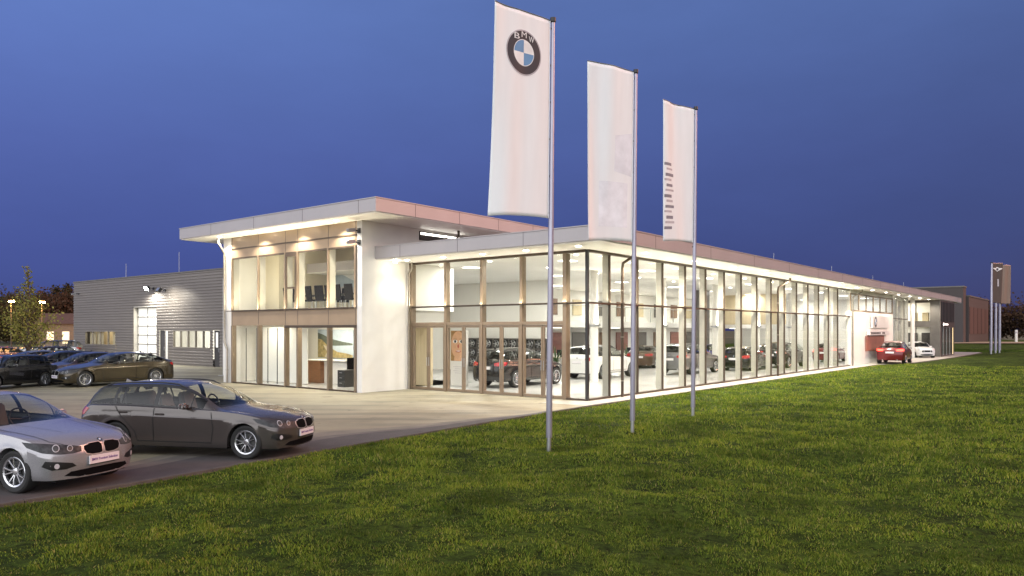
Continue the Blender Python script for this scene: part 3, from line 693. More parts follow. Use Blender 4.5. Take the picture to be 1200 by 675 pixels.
# ------------------------------------------------------------------ far brown hall behind the right end
bh = empty('industrial_hall', (77, 128, 0.2), ANG); tag(bh, 'dark brown industrial hall with flat roof behind the right end of the showroom', 'building')
M_brownclad = mat('brown_cladding', (.050, .040, .040), .6, var=.2, scale=.4, streak=(1, 1, .1))
M_redclad = mat('rust_red_cladding', (.06, .028, .025), .6, var=.3, scale=.5, streak=(1, 1, .1))
m = MB(); m.box(-3, 0, .4, 34, -.3, 9.4); m.build('wall', M_brownclad, bh)
m = MB(); m.box(-3.1, .1, .3, 34.1, 9.4, 9.62); m.build('roof_edge_trim', M_greywall, bh)
m = MB(); m.box(.02, 25, 0, 30, -.3, 7.95); m.build('wall', M_brownclad, bh)
m = MB(); 
for x in (.6, 5.4, 10.2, 15, 19.8): m.box(x, x+4.4, -.06, -.002, 1.6, 6.2)
m.build('door_panel', M_redclad, bh)
m = MB(); m.box(.02, 25.1, -.12, 30, 7.95, 8.15); m.build('roof', M_greywall, bh)
# ------------------------------------------------------------------ flagpoles and flags
M_pole = mat('grey_pole_enamel', (.36, .35, .42), .3, metal=.55, var=.06, scale=2)
M_cloth = None
def cloth_mat(name, col, trans=.45):
    m, nt, b = new_mat(name)
    tc = nd(nt, 'ShaderNodeTexCoord'); n = nd(nt, 'ShaderNodeTexNoise'); n.inputs['Scale'].default_value = 1.3; n.inputs['Detail'].default_value = 4
    mp = nd(nt, 'ShaderNodeMapping'); mp.inputs['Scale'].default_value = (4, 4, .5); nt.links.new(tc.outputs['Object'], mp.inputs[0]); nt.links.new(mp.outputs[0], n.inputs['Vector'])
    r = ramp(nt, [(.3, tuple(c*.94 for c in col)), (.7, col)]); nt.links.new(n.outputs['Fac'], r.inputs[0])
    nt.links.new(r.outputs[0], b.inputs['Base Color']); b.inputs['Roughness'].default_value = .8; b.inputs['Specular IOR Level'].default_value = .15
    t = nd(nt, 'ShaderNodeBsdfTranslucent'); nt.links.new(r.outputs[0], t.inputs[0])
    mx = nd(nt, 'ShaderNodeMixShader'); mx.inputs[0].default_value = trans
    out = nt.nodes['Material Output']; nt.links.new(b.outputs[0], mx.inputs[1]); nt.links.new(t.outputs[0], mx.inputs[2]); nt.links.new(mx.outputs[0], out.inputs[0])
    return m
M_cloth = cloth_mat('white_flag_cloth', (.95, .955, .96), .08)
M_ink = mat('dark_print', (.035, .035, .045), .6); M_inkgrey = mat('grey_print', (.50, .47, .50), .7); M_inkmid = mat('mid_grey_print', (.22, .22, .26), .7); M_inkblue = mat('blue_print', (.12, .28, .50), .6); M_inkwhite = mat('white_print', (.8, .8, .8), .6)
M_flagdark = cloth_mat('dark_flag_cloth', (.14, .11, .10), .25); M_flagbrown = cloth_mat('brown_flag_cloth', (.40, .30, .25), .35)
def ground_at(x, y):
    t, s = W2L(x, y); return float(lawn_z(np.array([t]), np.array([s]))[0])
POLES = [((.74, 15.25), 8.74, 'nearest and tallest looking of the three white flagpoles on the lawn', 'front'),
         ((2.86, 18.05), 8.66, 'middle one of the three white flagpoles on the lawn before the showroom', 'mid'),
         ((5.06, 21.25), 8.72, 'farthest of the three white flagpoles on the lawn before the glass facade', 'far')]
LEAN = R(.55)
def flagpole(x, y, h, label, group, rad=.062, name='flagpole'):
    gz = ground_at(x, y)
    p = empty(name, (x, y, gz-.02)); tag(p, label, 'flagpole', group); p.rotation_euler = (0, LEAN, 0)
    hh = h-gz
    m = MB(); m.tube([(0,0,.30), (0,0,2.2), (0,0,hh-.08)], [rad, rad*.98, rad*.62], 16); m.build('pole', M_pole, p, smooth=40)
    m = MB(); m.tube([(0,0,-.15), (0,0,.32)], rad*.72, 14); m.build('ground_sleeve', M_steel, p, smooth=40)
    m = MB(); m.lathe([(rad*.64, hh-.1), (rad*.95, hh-.08), (rad*.95, hh), (0, hh+.02)], n=14); m.build('pole_cap', M_black, p, smooth=40)
    m = MB()
    for k in range(6): m.cbox((-rad*.75, -.01, hh-.22-k*.74), (.05, .03, .035))
    m.build('halyard_clip', M_black, p)
    return p, gz, hh
fdir = Vector((-.84, -.55, 0)).normalized()
def flag_surface(x, y, ztop, wd, ht, seed, droop=.1, fd=fdir, bulge=.11):
    n = Vector((-fd.y, fd.x, 0))
    def F(u, v):      # u 0 pole .. 1 free edge, v 0 top .. 1 bottom
        k = bulge*u*(math.sin(2.6*u+seed+1.6*v)*.8 + .40*math.sin(6.5*u+2.1*seed+2.2*v) + .16*math.sin(13*u-2.5*v+seed)) 
        z = ztop - v*ht - droop*u*v*u + .05*u
        uu = u*(1-.03*math.sin(v*3+seed)*v)
        lean = math.tan(LEAN)*z
        return Vector((x+lean, y, z)) + fd*(.075+uu*wd) + n*k
    return F, n
def flag(F, label, group, matl=None, nm='flag', cat='flag'):
    m = MB(); m.grid([[F(i/24, j/48) for j in range(49)] for i in range(25)])
    o = m.build(nm, matl or M_cloth, smooth=180); tag(o, label, cat, group)
    s_ = o.modifiers.new('thick', 'SOLIDIFY'); s_.thickness = .004
    m = MB(); m.tube([F(0, j/20) for j in range(21)], .012, 6); m.build('hem', M_cloth if matl is None else matl, o)
    m = MB(); m.tube([F(u/8, -.003) for u in range(9)], .014, 6); m.build('top_batten', M_steel, o)
    return o
def on_flag(F, nrm, off):
    return lambda u, v: F(u, v) + nrm*off
def disc_on(F, nrm, cu, cv, ru, rv, r0, r1, a0, a1, matl, parent, off=.006, name='emblem', seg=48):
    m = MB(); n = max(6, int(seg*(a1-a0)/(2*pi))); G = on_flag(F, nrm, off); P = []
    for rr in np.linspace(r0, r1, 5):
        P.append([G(cu+ru*rr*math.cos(a), cv+rv*rr*math.sin(a)) for a in np.linspace(a0, a1, n+1)])
    m.grid(P); return m.build(name, matl, parent, smooth=180)
def roundel_on(F, nrm, cu, cv, ru, rv, parent):
    ring = disc_on(F, nrm, cu, cv, ru, rv, .60, 1.0, 0, 2*pi, M_ink, parent, name='emblem')
    disc_on(F, nrm, cu, cv, ru, rv, .57, .60, 0, 2*pi, M_inkwhite, ring, name='emblem_ring')
    disc_on(F, nrm, cu, cv, ru, rv, .97, 1.03, 0, 2*pi, M_inkgrey, ring, .008, name='emblem_ring')
    for k in range(4):
        disc_on(F, nrm, cu, cv, ru, rv, 0, .57, k*pi/2, (k+1)*pi/2, M_inkblue if k % 2 else M_inkwhite, ring, .007, name='emblem_quarter')
    return ring
def text_on(F, nrm, txt, cu, cv, wu, hv, parent, matl, wd, ht, rot=0.0, off=.009, arc=None):
    me = text_mesh(txt, 1.0); xs_ = [v.co.x for v in me.vertices]; ys_ = [v.co.y for v in me.vertices]
    w_ = max(xs_)-min(xs_); h_ = max(ys_)-min(ys_); G = on_flag(F, nrm, off)
    for v in me.vertices:
        a, b_ = v.co.x/w_, v.co.y/h_
        if rot: a, b_ = -b_*hv, -a*wu; u_, v_ = cu+a, cv+b_*-1
        else: u_, v_ = cu-a*wu, cv-b_*hv
        v.co = G(u_, v_) + nrm*v.co.z
    me.materials.append(matl); o = bpy.data.objects.new('lettering', me); COL.objects.link(o); o.parent = parent
    return o
nf = Vector((-fdir.y, fdir.x, 0)); nf = -nf if nf.y > 0 else nf      # the side that faces the road
FG = 'white flags on the tall poles'
FL = []
for k, ((x, y), h, lab, _) in enumerate(POLES):
    p, gz, hh = flagpole(x, y, h, lab, 'tall flagpoles on the lawn')
    ht = [3.95, 4.02, 3.72][k]; wd = [1.34, 1.30, 1.22][k]
    F, n_ = flag_surface(x, y, h-.1, wd, ht, k*1.7+.4)
    lab2 = ['white flag with dark round emblem on the nearest tall pole', 'white flag with faint grey markings on the middle tall pole', 'white flag with dark vertical lettering on the farthest of the tall poles'][k]
    o = flag(F, lab2, FG)
    if k == 0:
        cu, cv, ru, rv = .48, .200, .30, .108
        rg = roundel_on(F, nf, cu, cv, ru, rv, o)
        for ch, a in (('B', -2.15), ('M', -1.57), ('W', -.99)):
            # u grows to the left in the picture, so the word is set right to left in u
            text_on(F, nf, ch, cu-ru*.8*math.cos(a), cv+rv*.8*math.sin(a), .09, .028, rg, M_inkwhite, wd, ht, off=.010)
    if k == 1:
        m = MB(); G = on_flag(F, nf, .006); m.grid([[G(u, v) for v in np.linspace(.36+.08*u, .62-.05*u, 8)] for u in np.linspace(.03, .42, 8)]); m.build('faint_print', mat('faint_print', (.80, .81, .86), .8), o)
        m = MB(); G = on_flag(F, nf, .006); m.grid([[G(u, v) for v in np.linspace(.66, .92, 8)] for u in np.linspace(.12, .72, 8)]); m.build('pale_panel', mat('pale_print', (.84, .84, .88), .8), o)
    if k == 2:
        G = on_flag(F, nf, .006)
        for q in range(13):
            v0 = .44+q*.038; wv = [.020, .014, .022, .016][q % 4]; u0 = .72-.04*(q % 3); u1 = .97-.03*((q*2) % 3)
            m = MB(); m.grid([[G(u, v) for v in (v0, v0+wv)] for u in np.linspace(u0, u1, 6)]); m.build('lettering', M_inkgrey if q % 2 else M_inkmid, o)
# three poles and dark flags far right
for k, (px, Y) in enumerate(((1161.3, 76.5), (1166.6, 79.5), (1171.2, 80.5))):
    x = (px-600)/890*Y
    p, gz, hh = flagpole(x, Y, 9.3+.05*k, ['leftmost and longest of three thin white flagpoles far right on the lawn', 'middle one of three thin white flagpoles far right on the lawn', 'rightmost of three thin white flagpoles far right on the lawn'][k], 'flagpoles far right', rad=.14, name='flagpole')
    fd2 = Vector((.86, .5, 0)).normalized() if k == 0 else Vector((.9, .3, 0)).normalized()
    F, n_ = flag_surface(x, Y, 9.2+.05*k, [1.75, 1.5, 1.5][k], 4.0, 2.2+k, fd=fd2)
    o = flag(F, ['dark flag with white winged emblem on the leftmost far pole', 'dark flag half hidden behind the winged emblem flag', 'brown flag flaring out furthest to the right on the far poles'][k], 'dark flags far right', M_flagdark if k == 0 else M_flagbrown)
    if k == 0:
        nn = Vector((fd2.y, -fd2.x, 0)); 
        if nn.y > 0: nn = -nn
        dk = disc_on(F, nn, .50, .15, .15, .055, .0, 1, 0, 2*pi, M_inkwhite, o, .03, name='emblem')
        disc_on(F, nn, .50, .15, .15, .055, .0, .6, 0, 2*pi, M_ink, dk, .05, name='emblem_centre')
        G = on_flag(F, nn, .03)
        for sgn in (-1, 1):
            m = MB(); m.grid([[G(.50+sgn*(.13+.30*a), .120+.06*b_*(1-a*.75)) for b_ in (0, .5, 1)] for a in (0, .3, .6, 1)]); m.build('emblem_wing', M_inkwhite, dk)
        m = MB(); m.grid([[G(u, v) for v in (.40, .46, .52, .58)] for u in (.5, .56, .62)]); m.build('emblem_mark', M_inkgrey, o)

# ------------------------------------------------------------------ sign board on the white wall, sign over the far entrance
sb = empty('sign_board', tuple(L2W(38.2, -.12)), ANG); tag(sb, 'white sign board with round emblem and dark text on the sign wall', 'sign')
M_board = mat('white_sign_face', (.72, .70, .68), .35, var=.03); M_redboard = mat('rust_red_panel', (.28, .125, .095), .5, var=.2)
m = MB(); m.box(0, 5.2, -.16, -.02, 2.62, 4.02-.5); m.build('panel', M_board, sb, bevel=.01)
m = MB(); m.box(-1.2, 4.9, -.24, -.02, 2.08, 2.40); bd = m.build('text_panel', M_board, sb, bevel=.01)
m = MB(); m.box(-1.6, 3.8, -.1, -.02, .95, 2.04); m.build('red_panel', M_redboard, sb)
def flat_F(o, ex, ez):
    return lambda u, v: Vector(o)+Vector(ex)*u-Vector(ez)*v
Fs = flat_F((.85, -.165, 3.07), (1, 0, 0), (0, 0, 1))
roundel_on(Fs, Vector((0,-1,0)), 0, 0, .40, .40, sb)
for k in range(9):
    m = MB(); x0 = -.85+.42*k+(.5 if k > 6 else 0); m.box(x0, x0+.30, -.252, -.242, 2.17, 2.31); m.build('lettering', M_ink, bd)
es = empty('entrance_sign', tuple(L2W(57.4, -1.77)), ANG); tag(es, 'small glowing sign with white letters above the dark far entrance', 'sign')
M_glow = emis('lit_letters', (1, .86, .80), 2.2)
m = MB(); m.box(0, 2.9, -.06, -.0, 2.86, 3.12); ep = m.build('panel', M_dark, es)
m = MB(); m.lathe([(0, -.075), (.16, -.075), (.16, -.06)], (.3, 0, 2.99), axis='y', n=16); m.build('emblem', M_glow, es)
m = MB(); m.box(.02, .58, -.07, -.061, 2.95, 3.03); m.build('emblem_wing', M_glow, es)
for k in range(6):
    m = MB(); m.box(.9+.3*k, 1.12+.3*k, -.075, -.061, 2.93, 3.05); m.build('lettering', M_glow, es)

def copy_tree(o, parent=None):
    c = o.copy(); COL.objects.link(c)
    if parent is not None: c.parent = parent; c.matrix_parent_inverse = o.matrix_parent_inverse.copy()
    for ch in list(o.children): copy_tree(ch, c)
    return c
M_plantleaf = mat('plant_leaf', (.05, .10, .03), .5, var=.3, scale=5)
# ------------------------------------------------------------------ things inside the showroom
def local_thing(name, t, s, z, label, cat, group=None, rz=0.0):
    return tag(empty(name, tuple(L2W(t, s, z)), ANG+rz), label, cat, group)
rk = local_thing('tyre_rack', 12.14, 13.6, .03, 'dark wall rack filled with wheel rims behind the black estate in the showroom', 'rack')
m = MB(); m.box(-.32, -.0, -3.1, 2.9, .25, 1.95); m.build('back_panel', M_black, rk)
m = MB()
for k in range(4): m.box(-.42, -.321, -3.1, 2.9, .27+.54*k, .31+.54*k)
for k in range(11): m.box(-.42, -.321, -3.1+.6*k-.02, -3.1+.6*k+.02 if k else -3.06, .25, 1.95)
m.build('shelf', M_greywall, rk)
M_rimgrey = mat('silver_alloy', (.55, .56, .58), .3, metal=.9, var=.1)
for a in range(3):
    for b_ in range(9):
        m = MB(); c = (-.34, -2.8+.62*b_, .56+.54*a)
        m.lathe([(.20, -.06), (.22, -.03), (.22, 0)], c, axis='x', n=16)
        for q in range(5):
            an = q*2*pi/5; m.cbox((c[0]-.03, c[1]+.1*math.cos(an), c[2]+.1*math.sin(an)), (.03, .2, .045), rot=Matrix.Rotation(an, 3, 'X'))
        m.build('wheel_rim', M_rimgrey, rk)
M_skin = mat('poster_skin_tone', (.62, .36, .22), .6, var=.12, scale=5); M_hair = mat('poster_hair_tone', (.30, .17, .06), .6, var=.3, scale=9); M_lip = mat('poster_lip_tone', (.42, .09, .06), .6)
tp = local_thing('display_totem', 2.2, 8.05, .03, 'tall white display stand with a smiling face poster behind the glass doors', 'display stand')
m = MB(); m.box(0, .14, -.46, .46, 0, 2.42); m.build('stand', M_board, tp, bevel=.008)
m = MB(); m.box(-.006, -.001, -.44, .44, 1.08, 2.40); po = m.build('poster', M_hair, tp)
def ell(cy, cz, ry, rz_, x, matl, nm, par):
    m = MB(); m.add([(x, cy+ry*math.cos(a), cz+rz_*math.sin(a)) for a in np.linspace(0, 2*pi, 28, endpoint=False)], [tuple(range(28))]); return m.build(nm, matl, par)
ell(0, 1.78, .42, .60, -.008, M_skin, 'printed_face', po); 
m = MB(); m.box(-.0085, -.0075, -.24, .24, 1.085, 1.25); m.build('printed_neck', M_skin, po)
for sgn in (-1, 1): e_ = ell(sgn*.18, 1.93, .13, .075, -.010, M_inkwhite, 'printed_eye', po); ell(sgn*.18, 1.93, .065, .065, -.012, M_ink, 'printed_iris', e_); ell(sgn*.17, 2.03, .11, .02, -.010, M_hair, 'printed_brow', po)
ell(0, 1.72, .05, .09, -.010, M_lip, 'printed_nose', po); ell(0, 1.50, .16, .045, -.010, M_lip, 'printed_mouth', po); ell(0, 1.515, .12, .018, -.012, M_inkwhite, 'printed_teeth', po)
m = MB()
for k in range(4): m.box(-.006, -.001, -.36, .30-.1*(k % 2), .82-.09*k, .84-.09*k)
m.build('lettering', M_inkgrey, tp)
# desks and pot plants under and before the gallery
M_desk = mat('pale_desk_top', (.55, .47, .36), .4, var=.1); M_screen = mat('dark_screen', (.02, .022, .025), .15); M_pot = mat('grey_planter', (.22, .21, .20), .6)
def desk_set():
    d = empty('sales_desk')
    m = MB(); m.box(-.45, .45, -.9, .9, .70, .74); m.build('desk_top', M_desk, d, bevel=.006)
    for sy in (-1, 1): m = MB(); m.box(-.40, .40, sy*.86-.02, sy*.86+.02, 0, .70); m.build('leg', M_greywall, d)
    m = MB(); m.box(-.42, -.40, -.83, .83, .25, .699); m.build('modesty_panel', M_board, d)
    m = MB(); m.box(.05, .09, -.3, .3, .86, 1.2); sc = m.build('monitor', M_screen, d); m = MB(); m.box(.04, .12, -.06, .06, .741, .859); m.build('monitor_stand', M_black, sc)
    return d
ds0 = desk_set()
for k, (t, s_) in enumerate([(16.5, 12.6), (20.5, 12.8), (25.0, 12.6), (29.2, 13.0), (33.6, 12.6), (38.0, 12.8), (14.8, 9.0)]):
    d = ds0 if k == 0 else copy_tree(ds0)
    d.location = L2W(t, s_, .03); d.rotation_euler = (0, 0, ANG+[.1, -.2, 1.5, 0, .3, 1.6, .4][k])
    tag(d, 'pale sales desk under the gallery, ' + ['nearest the tyre rack wall', 'second from the tyre rack wall', 'third from the tyre rack wall, turned sideways', 'fourth from the tyre rack wall', 'fifth from the tyre rack wall', 'farthest towards the sign wall'][k] if k < 6 else 'pale sales desk standing in front of the gallery behind the white off roader', 'desk', 'sales desks in the showroom')
for k, (t, s_) in enumerate([(14.6, 11.6), (22.8, 11.4), (27.0, 9.6), (34.8, 10.6)]):
    pt = local_thing('pot_plant', t, s_, .03, 'green pot plant in the showroom, ' + ['left of the first sales desk', 'between two sales desks at mid hall', 'beside the grey partition', 'near the beige partition'][k], 'plant', 'pot plants in the showroom')
    m = MB(); m.lathe([(0, 0), (.2, 0), (.26, .5), (.23, .5), (.22, .44), (0, .44)], n=16); m.build('planter', M_pot, pt, smooth=40)
    rg_ = np.random.default_rng(60+k); m = MB()
    for q in range(26):
        a = q*2.4; ln = rg_.uniform(.5, 1.15); up = rg_.uniform(.5, 1.0); w_ = .05
        c, s2 = math.cos(a), math.sin(a); P = []
        for f in (0, .35, .7, 1): P.append([Vector((c*ln*.55*f-s2*w_*(1-f*f)*(.4+f), s2*ln*.55*f+c*w_*(1-f*f)*(.4+f), .44+up*ln*1.25*f-.25*f*f)), Vector((c*ln*.55*f+s2*w_*(1-f*f)*(.4+f), s2*ln*.55*f-c*w_*(1-f*f)*(.4+f), .44+up*ln*1.25*f-.25*f*f))])
        m.grid(P)
    m.build('leaves', M_plantleaf, pt, smooth=60)
# office behind the entrance block windows
M_sea = mat('picture_sky_tone', (.42, .50, .58), .5, var=.15, scale=2); M_hill = mat('picture_dune_tone', (.36, .29, .13), .6, var=.45, scale=5); M_hilld = mat('picture_hill_tone', (.10, .12, .10), .6, var=.3, scale=4); M_sand = mat('picture_sand_tone', (.62, .55, .42), .6, var=.2, scale=4)
def blk_thing(name, x, y, z, label, cat, group=None, rz=0.0): return local_thing(name, -2.6+x, 8.75+y, z, label, cat, group, rz)
pc = blk_thing('landscape_picture', 4.07, 6.75, .03, 'large landscape picture of dunes and a lake on the ground floor office wall', 'picture')
m = MB(); m.box(-.03, .03, -1.35, 1.35, 1.05, 2.45); pb = m.build('canvas', M_sea, pc)
def poly(pts, x, matl, nm, par): m = MB(); m.add([(x, a, b_) for a, b_ in pts], [tuple(range(len(pts)))]); return m.build(nm, matl, par)
poly([(-1.33, 1.78), (-.7, 1.85), (0, 1.95), (.5, 2.05), (.9, 2.2), (1.33, 2.3), (1.33, 1.7), (0, 1.66), (-1.33, 1.7)], -.033, M_hilld, 'printed_hill', pb)
poly([(-1.33, 1.07), (1.33, 1.07), (1.33, 2.0), (1.0, 1.95), (.5, 1.62), (-.2, 1.36), (-.9, 1.3), (-1.33, 1.22)], -.035, M_hill, 'printed_dune', pb)
poly([(.2, 1.1), (.8, 1.09), (.6, 1.35), (.9, 1.7), (.6, 1.62), (.3, 1.4)], -.037, M_sand, 'printed_path', pb)
up = blk_thing('wall_picture', 5.17, 7.3, 3.25, 'blue grey landscape picture on the upper floor meeting room wall', 'picture')
m = MB(); m.box(-.03, .03, -1.35, .93, 1.05, 2.2); ub = m.build('canvas', M_sea, up)
poly([(-1.33, 1.9), (-.2, 2.18), (.6, 2.15), (-.4, 1.75), (-1.33, 1.45)], -.033, M_inkwhite, 'printed_cloud', ub)
poly([(-1.33, 1.07), (.91, 1.07), (.91, 1.3), (.2, 1.42), (-1.33, 1.25)], -.033, M_inkgrey, 'printed_shore', ub)
ct = blk_thing('reception_counter', 2.1, 5.9, .03, 'white reception counter with a brown wooden end seen through the office window', 'counter')
m = MB(); m.box(0, .7, -.55, .45, 0, 1.02); m.build('wood_front', M_wood, ct, bevel=.008)
m = MB(); m.box(.2, .9, -2.3, -.56, 0, .98); m.build('white_front', M_board, ct, bevel=.008)
m = MB(); m.box(-.04, .95, -2.34, .6, 1.021, 1.06); m.build('counter_top', M_board, ct, bevel=.006)
M_chair = mat('black_leather', (.006, .005, .005), .7, var=.2, spec=.08)
oc = blk_thing('office_chair', 2.1, 3.0, .03, 'black office swivel chair behind the ground floor office window', 'chair')
m = MB(); m.cbox((0, 0, .5), (.5, .5, .09)); m.build('seat', M_chair, oc, bevel=.03)
m = MB(); m.cbox((.05, .24, .9), (.46, .08, .62)); m.build('backrest', M_chair, oc, bevel=.03)
m = MB(); m.tube([(0,0,.08), (0,0,.46)], .03, 8); m.build('column', M_black, oc)
for k in range(5):
    a = k*2*pi/5; m = MB(); m.tube([(0,0,.1), (.3*math.cos(a), .3*math.sin(a), .06)], .02, 6); m.lathe([(.03, -.03), (.03, .03)], (.3*math.cos(a), .3*math.sin(a), .03), axis='y', n=8, close=True); m.build('leg', M_black, oc)
dk = blk_thing('filing_cabinet', 1.5, 2.75, .03, 'dark low cabinet beside the office chair at the corner window', 'cabinet')
m = MB(); m.box(-.3, .3, -.25, .25, 0, .72); m.build('body', M_dark, dk, bevel=.01)
for k in range(3):
    m = MB(); m.box(-.32, -.302, -.22, .22, .05+.22*k, .24+.22*k); d_ = m.build('drawer', M_black, dk); m = MB(); m.box(-.34, -.322, -.08, .08, .16+.22*k, .18+.22*k); m.build('handle', M_steel, d_)
tb_ = blk_thing('meeting_table', 1.95, 4.2, 3.29, 'long dark meeting table among black chairs on the upper floor', 'table')
m = MB(); m.box(-.55, .55, -2.0, 2.0, .70, .74); m.build('table_top', M_dark, tb_, bevel=.006)
for sx, sy in ((-1,-1),(-1,1),(1,-1),(1,1)): m = MB(); m.box(sx*.45-.03, sx*.45+.03, sy*1.85-.03, sy*1.85+.03, 0, .70); m.build('leg', M_steel, tb_)
def meeting_chair():
    c = empty('meeting_chair')
    m = MB(); m.cbox((0, 0, .47), (.48, .48, .07)); m.build('seat', M_chair, c, bevel=.02)
    m = MB(); m.cbox((-.24, 0, .79), (.06, .46, .62), rot=Matrix.Rotation(R(-7), 3, 'Y')); m.build('backrest', M_chair, c, bevel=.02)
    for sx, sy in ((-1,-1),(-1,1),(1,-1),(1,1)): m = MB(); m.tube([(sx*.2, sy*.22, 0), (sx*.19, sy*.21, .44)], .013, 6); m.build('leg', M_steel, c)
    for sy in (-1, 1): m = MB(); m.tube([(-.2, sy*.25, .66), (.15, sy*.25, .66), (.18, sy*.25, .45)], .014, 6); m.build('armrest', M_black, c)
    return c
mc = meeting_chair()
spots = [(1.2, 2.0, 'rightmost of the window row, at the corner pier'), (1.2, 2.65, 'second from the right, below the blue picture'), (1.2, 3.3, 'third from the right, below the blue picture edge'), (1.2, 4.0, 'fourth from the right, behind a window mullion'), (1.2, 4.65, 'fifth from the right in the window row'),
         (1.2, 5.3, 'sixth from the right in the window row'), (1.2, 6.0, 'behind the narrow opening window sash'), (1.5, 6.75, 'turned, just left of the opening window sash'), (2.75, 3.0, 'on the far side of the table, right one'), (2.75, 4.6, 'on the far side of the table, left one')]
for k, (x, y, wh) in enumerate(spots):
    c = mc if k == 0 else copy_tree(mc)
    c.location = L2W(-2.6+x, 8.75+y, 3.29); c.rotation_euler = (0, 0, ANG + [.1, -.15, .05, .2, -.1, .15, .12, -.9, pi, pi+.2][k])
    tag(c, 'black upstairs meeting chair, ' + wh, 'chair', 'meeting chairs upstairs')

# ------------------------------------------------------------------ street lamps on the left
for k, (px, py, Y) in enumerate(((13, 354, 100), (49, 355, 103))):
    x = (px-600)/890*Y; z = CAM_H+(387-py)/890*Y
    l = empty('street_lamp', (x, Y, -.12)); tag(l, ['orange street lamp left of the young tree', 'orange street lamp right of the young tree top'][k], 'street lamp', 'orange street lamps')
    m = MB(); m.tube([(0,0,0), (0,0,z+.3)], [.09, .055], 10); m.tube([(0,0,z+.28), (.35,-.45,z+.35)], .04, 8); m.build('pole', M_black, l)
    m = MB(); m.cbox((.45, -.6, z+.33), (.34, .62, .14)); m.build('lamp_head', M_black, l, bevel=.03)
    m = MB(); m.lathe([(0, -.14), (.30, -.16), (.36, .0)], (.45, -.6, z+.25), n=14); m.build('lens', M_sodium, l)
    light('sodium_lamp', 'POINT', (.45, -1.1, z-.1), 2600, (1, .45, .12), l, .2)

# ------------------------------------------------------------------ trees
def bark(): return mat('bark', (.10, .075, .05), .85, var=.3, scale=6, bump=.6, bscale=25)
M_bark = bark()
def leaf_mat(name, c0, c1):
    m, nt, b = new_mat(name)
    g_ = nd(nt, 'ShaderNodeNewGeometry'); r = ramp(nt, [(0, c0), (1, c1)]); nt.links.new(g_.outputs['Random Per Island'], r.inputs[0]); nt.links.new(r.outputs[0], b.inputs['Base Color'])
    b.inputs['Roughness'].default_value = .7; b.inputs['Specular IOR Level'].default_value = .2
    t = nd(nt, 'ShaderNodeBsdfTranslucent'); nt.links.new(r.outputs[0], t.inputs[0]); mx = nd(nt, 'ShaderNodeMixShader'); mx.inputs[0].default_value = .3
    nt.links.new(b.outputs[0], mx.inputs[1]); nt.links.new(t.outputs[0], mx.inputs[2]); nt.links.new(mx.outputs[0], nt.nodes['Material Output'].inputs[0])
    return m
M_leaf = leaf_mat('yellowing_leaves', (.13, .16, .03), (.34, .32, .09)); M_leafd = leaf_mat('dark_leaves', (.030, .032, .012), (.10, .07, .03)); M_leafr = leaf_mat('dark_brown_leaves', (.045, .030, .018), (.11, .06, .035))
def leaf_cloud(name, pts, size, matl, parent, rng):
    n = len(pts); pts = np.asarray(pts, float)
    a = rng.normal(size=(n, 3)); a /= np.linalg.norm(a, axis=1, keepdims=True); b_ = np.cross(a, rng.normal(size=(n, 3))); b_ /= np.linalg.norm(b_, axis=1, keepdims=True)
    s1 = (size*rng.uniform(.6, 1.4, n))[:, None]; s2 = s1*.6
    v = np.stack([pts-a*s1, pts+b_*s2, pts+a*s1, pts-b_*s2], 1).reshape(-1, 3)
    me = bpy.data.meshes.new(name); me.vertices.add(4*n); me.vertices.foreach_set('co', v.ravel()); me.loops.add(4*n); me.loops.foreach_set('vertex_index', np.arange(4*n)); me.polygons.add(n); me.polygons.foreach_set('loop_start', np.arange(n)*4)
    me.update(calc_edges=True); me.materials.append(matl); o = bpy.data.objects.new(name, me); COL.objects.link(o); o.parent = parent; return o
def tree(name, loc, h, cr, label, group, matl, seed, leaves=3500, lsize=.12, base=.22, shape='round', cat='tree'):
    rng = np.random.default_rng(seed); t = empty(name, loc); tag(t, label, cat, group)
    m = MB(); tr = .018*h+.03
    pts = [(rng.normal()*.01*h*k/6, rng.normal()*.01*h*k/6, h*.92*k/6) for k in range(7)]; m.tube(pts, [tr*(1-.14*k) for k in range(7)], 8)
    clumps = []
    nb = 34 if shape == 'spire' else 22
    for k in range(nb):
        f = base + (1-base)*((k+.5)/nb); zc = h*f*.95; an = k*2.4+rng.normal()*.3
        if shape == 'spire': rr = cr*max(.09, (1-((f-base)/(1-base)))**1.25)*(1.0 if f > base+.12 else .75)*rng.uniform(.6, 1.12)
        else: rr = cr*math.sqrt(max(.05, 1-((f-.58)/.45)**2))*rng.uniform(.6, 1.1)
        z1 = min(h*.99, zc + rr*(.75 if shape == 'spire' else .25)*rng.uniform(.5, 1.2))
        end = np.array([rr*math.cos(an), rr*math.sin(an), z1]); st = np.array([0, 0, max(h*.12, zc-rr*.5)])
        mid = (st+end)/2 + np.array([0, 0, -.06*rr]); m.tube([tuple(st), tuple(mid), tuple(end)], [tr*.35, tr*.22, tr*.08], 5)
        for q in np.linspace(.45, 1, 4): clumps.append((st*(1-q)+end*q, (rr*.24+.03) if shape == 'spire' else rr*.22+.10))
    m.build('trunk', M_bark, t, smooth=60)
    wsum = sum(r**1.6 for _, r in clumps); P_ = np.concatenate([c+rng.normal(size=(int(leaves*r**1.6/wsum)+2, 3))*r*np.array([1, 1, .9]) for c, r in clumps]); P_ = P_[P_[:, 2] > h*.08]
    leaf_cloud('crown', P_, lsize, matl, t, rng); return t
tree('young_tree', (-30.9, 48.5, -.1), 6.9, 1.9, 'slim young tree with airy yellow green leaves rising behind the parked cars', None, M_leaf, 5, 2300, .075, .2, 'spire')
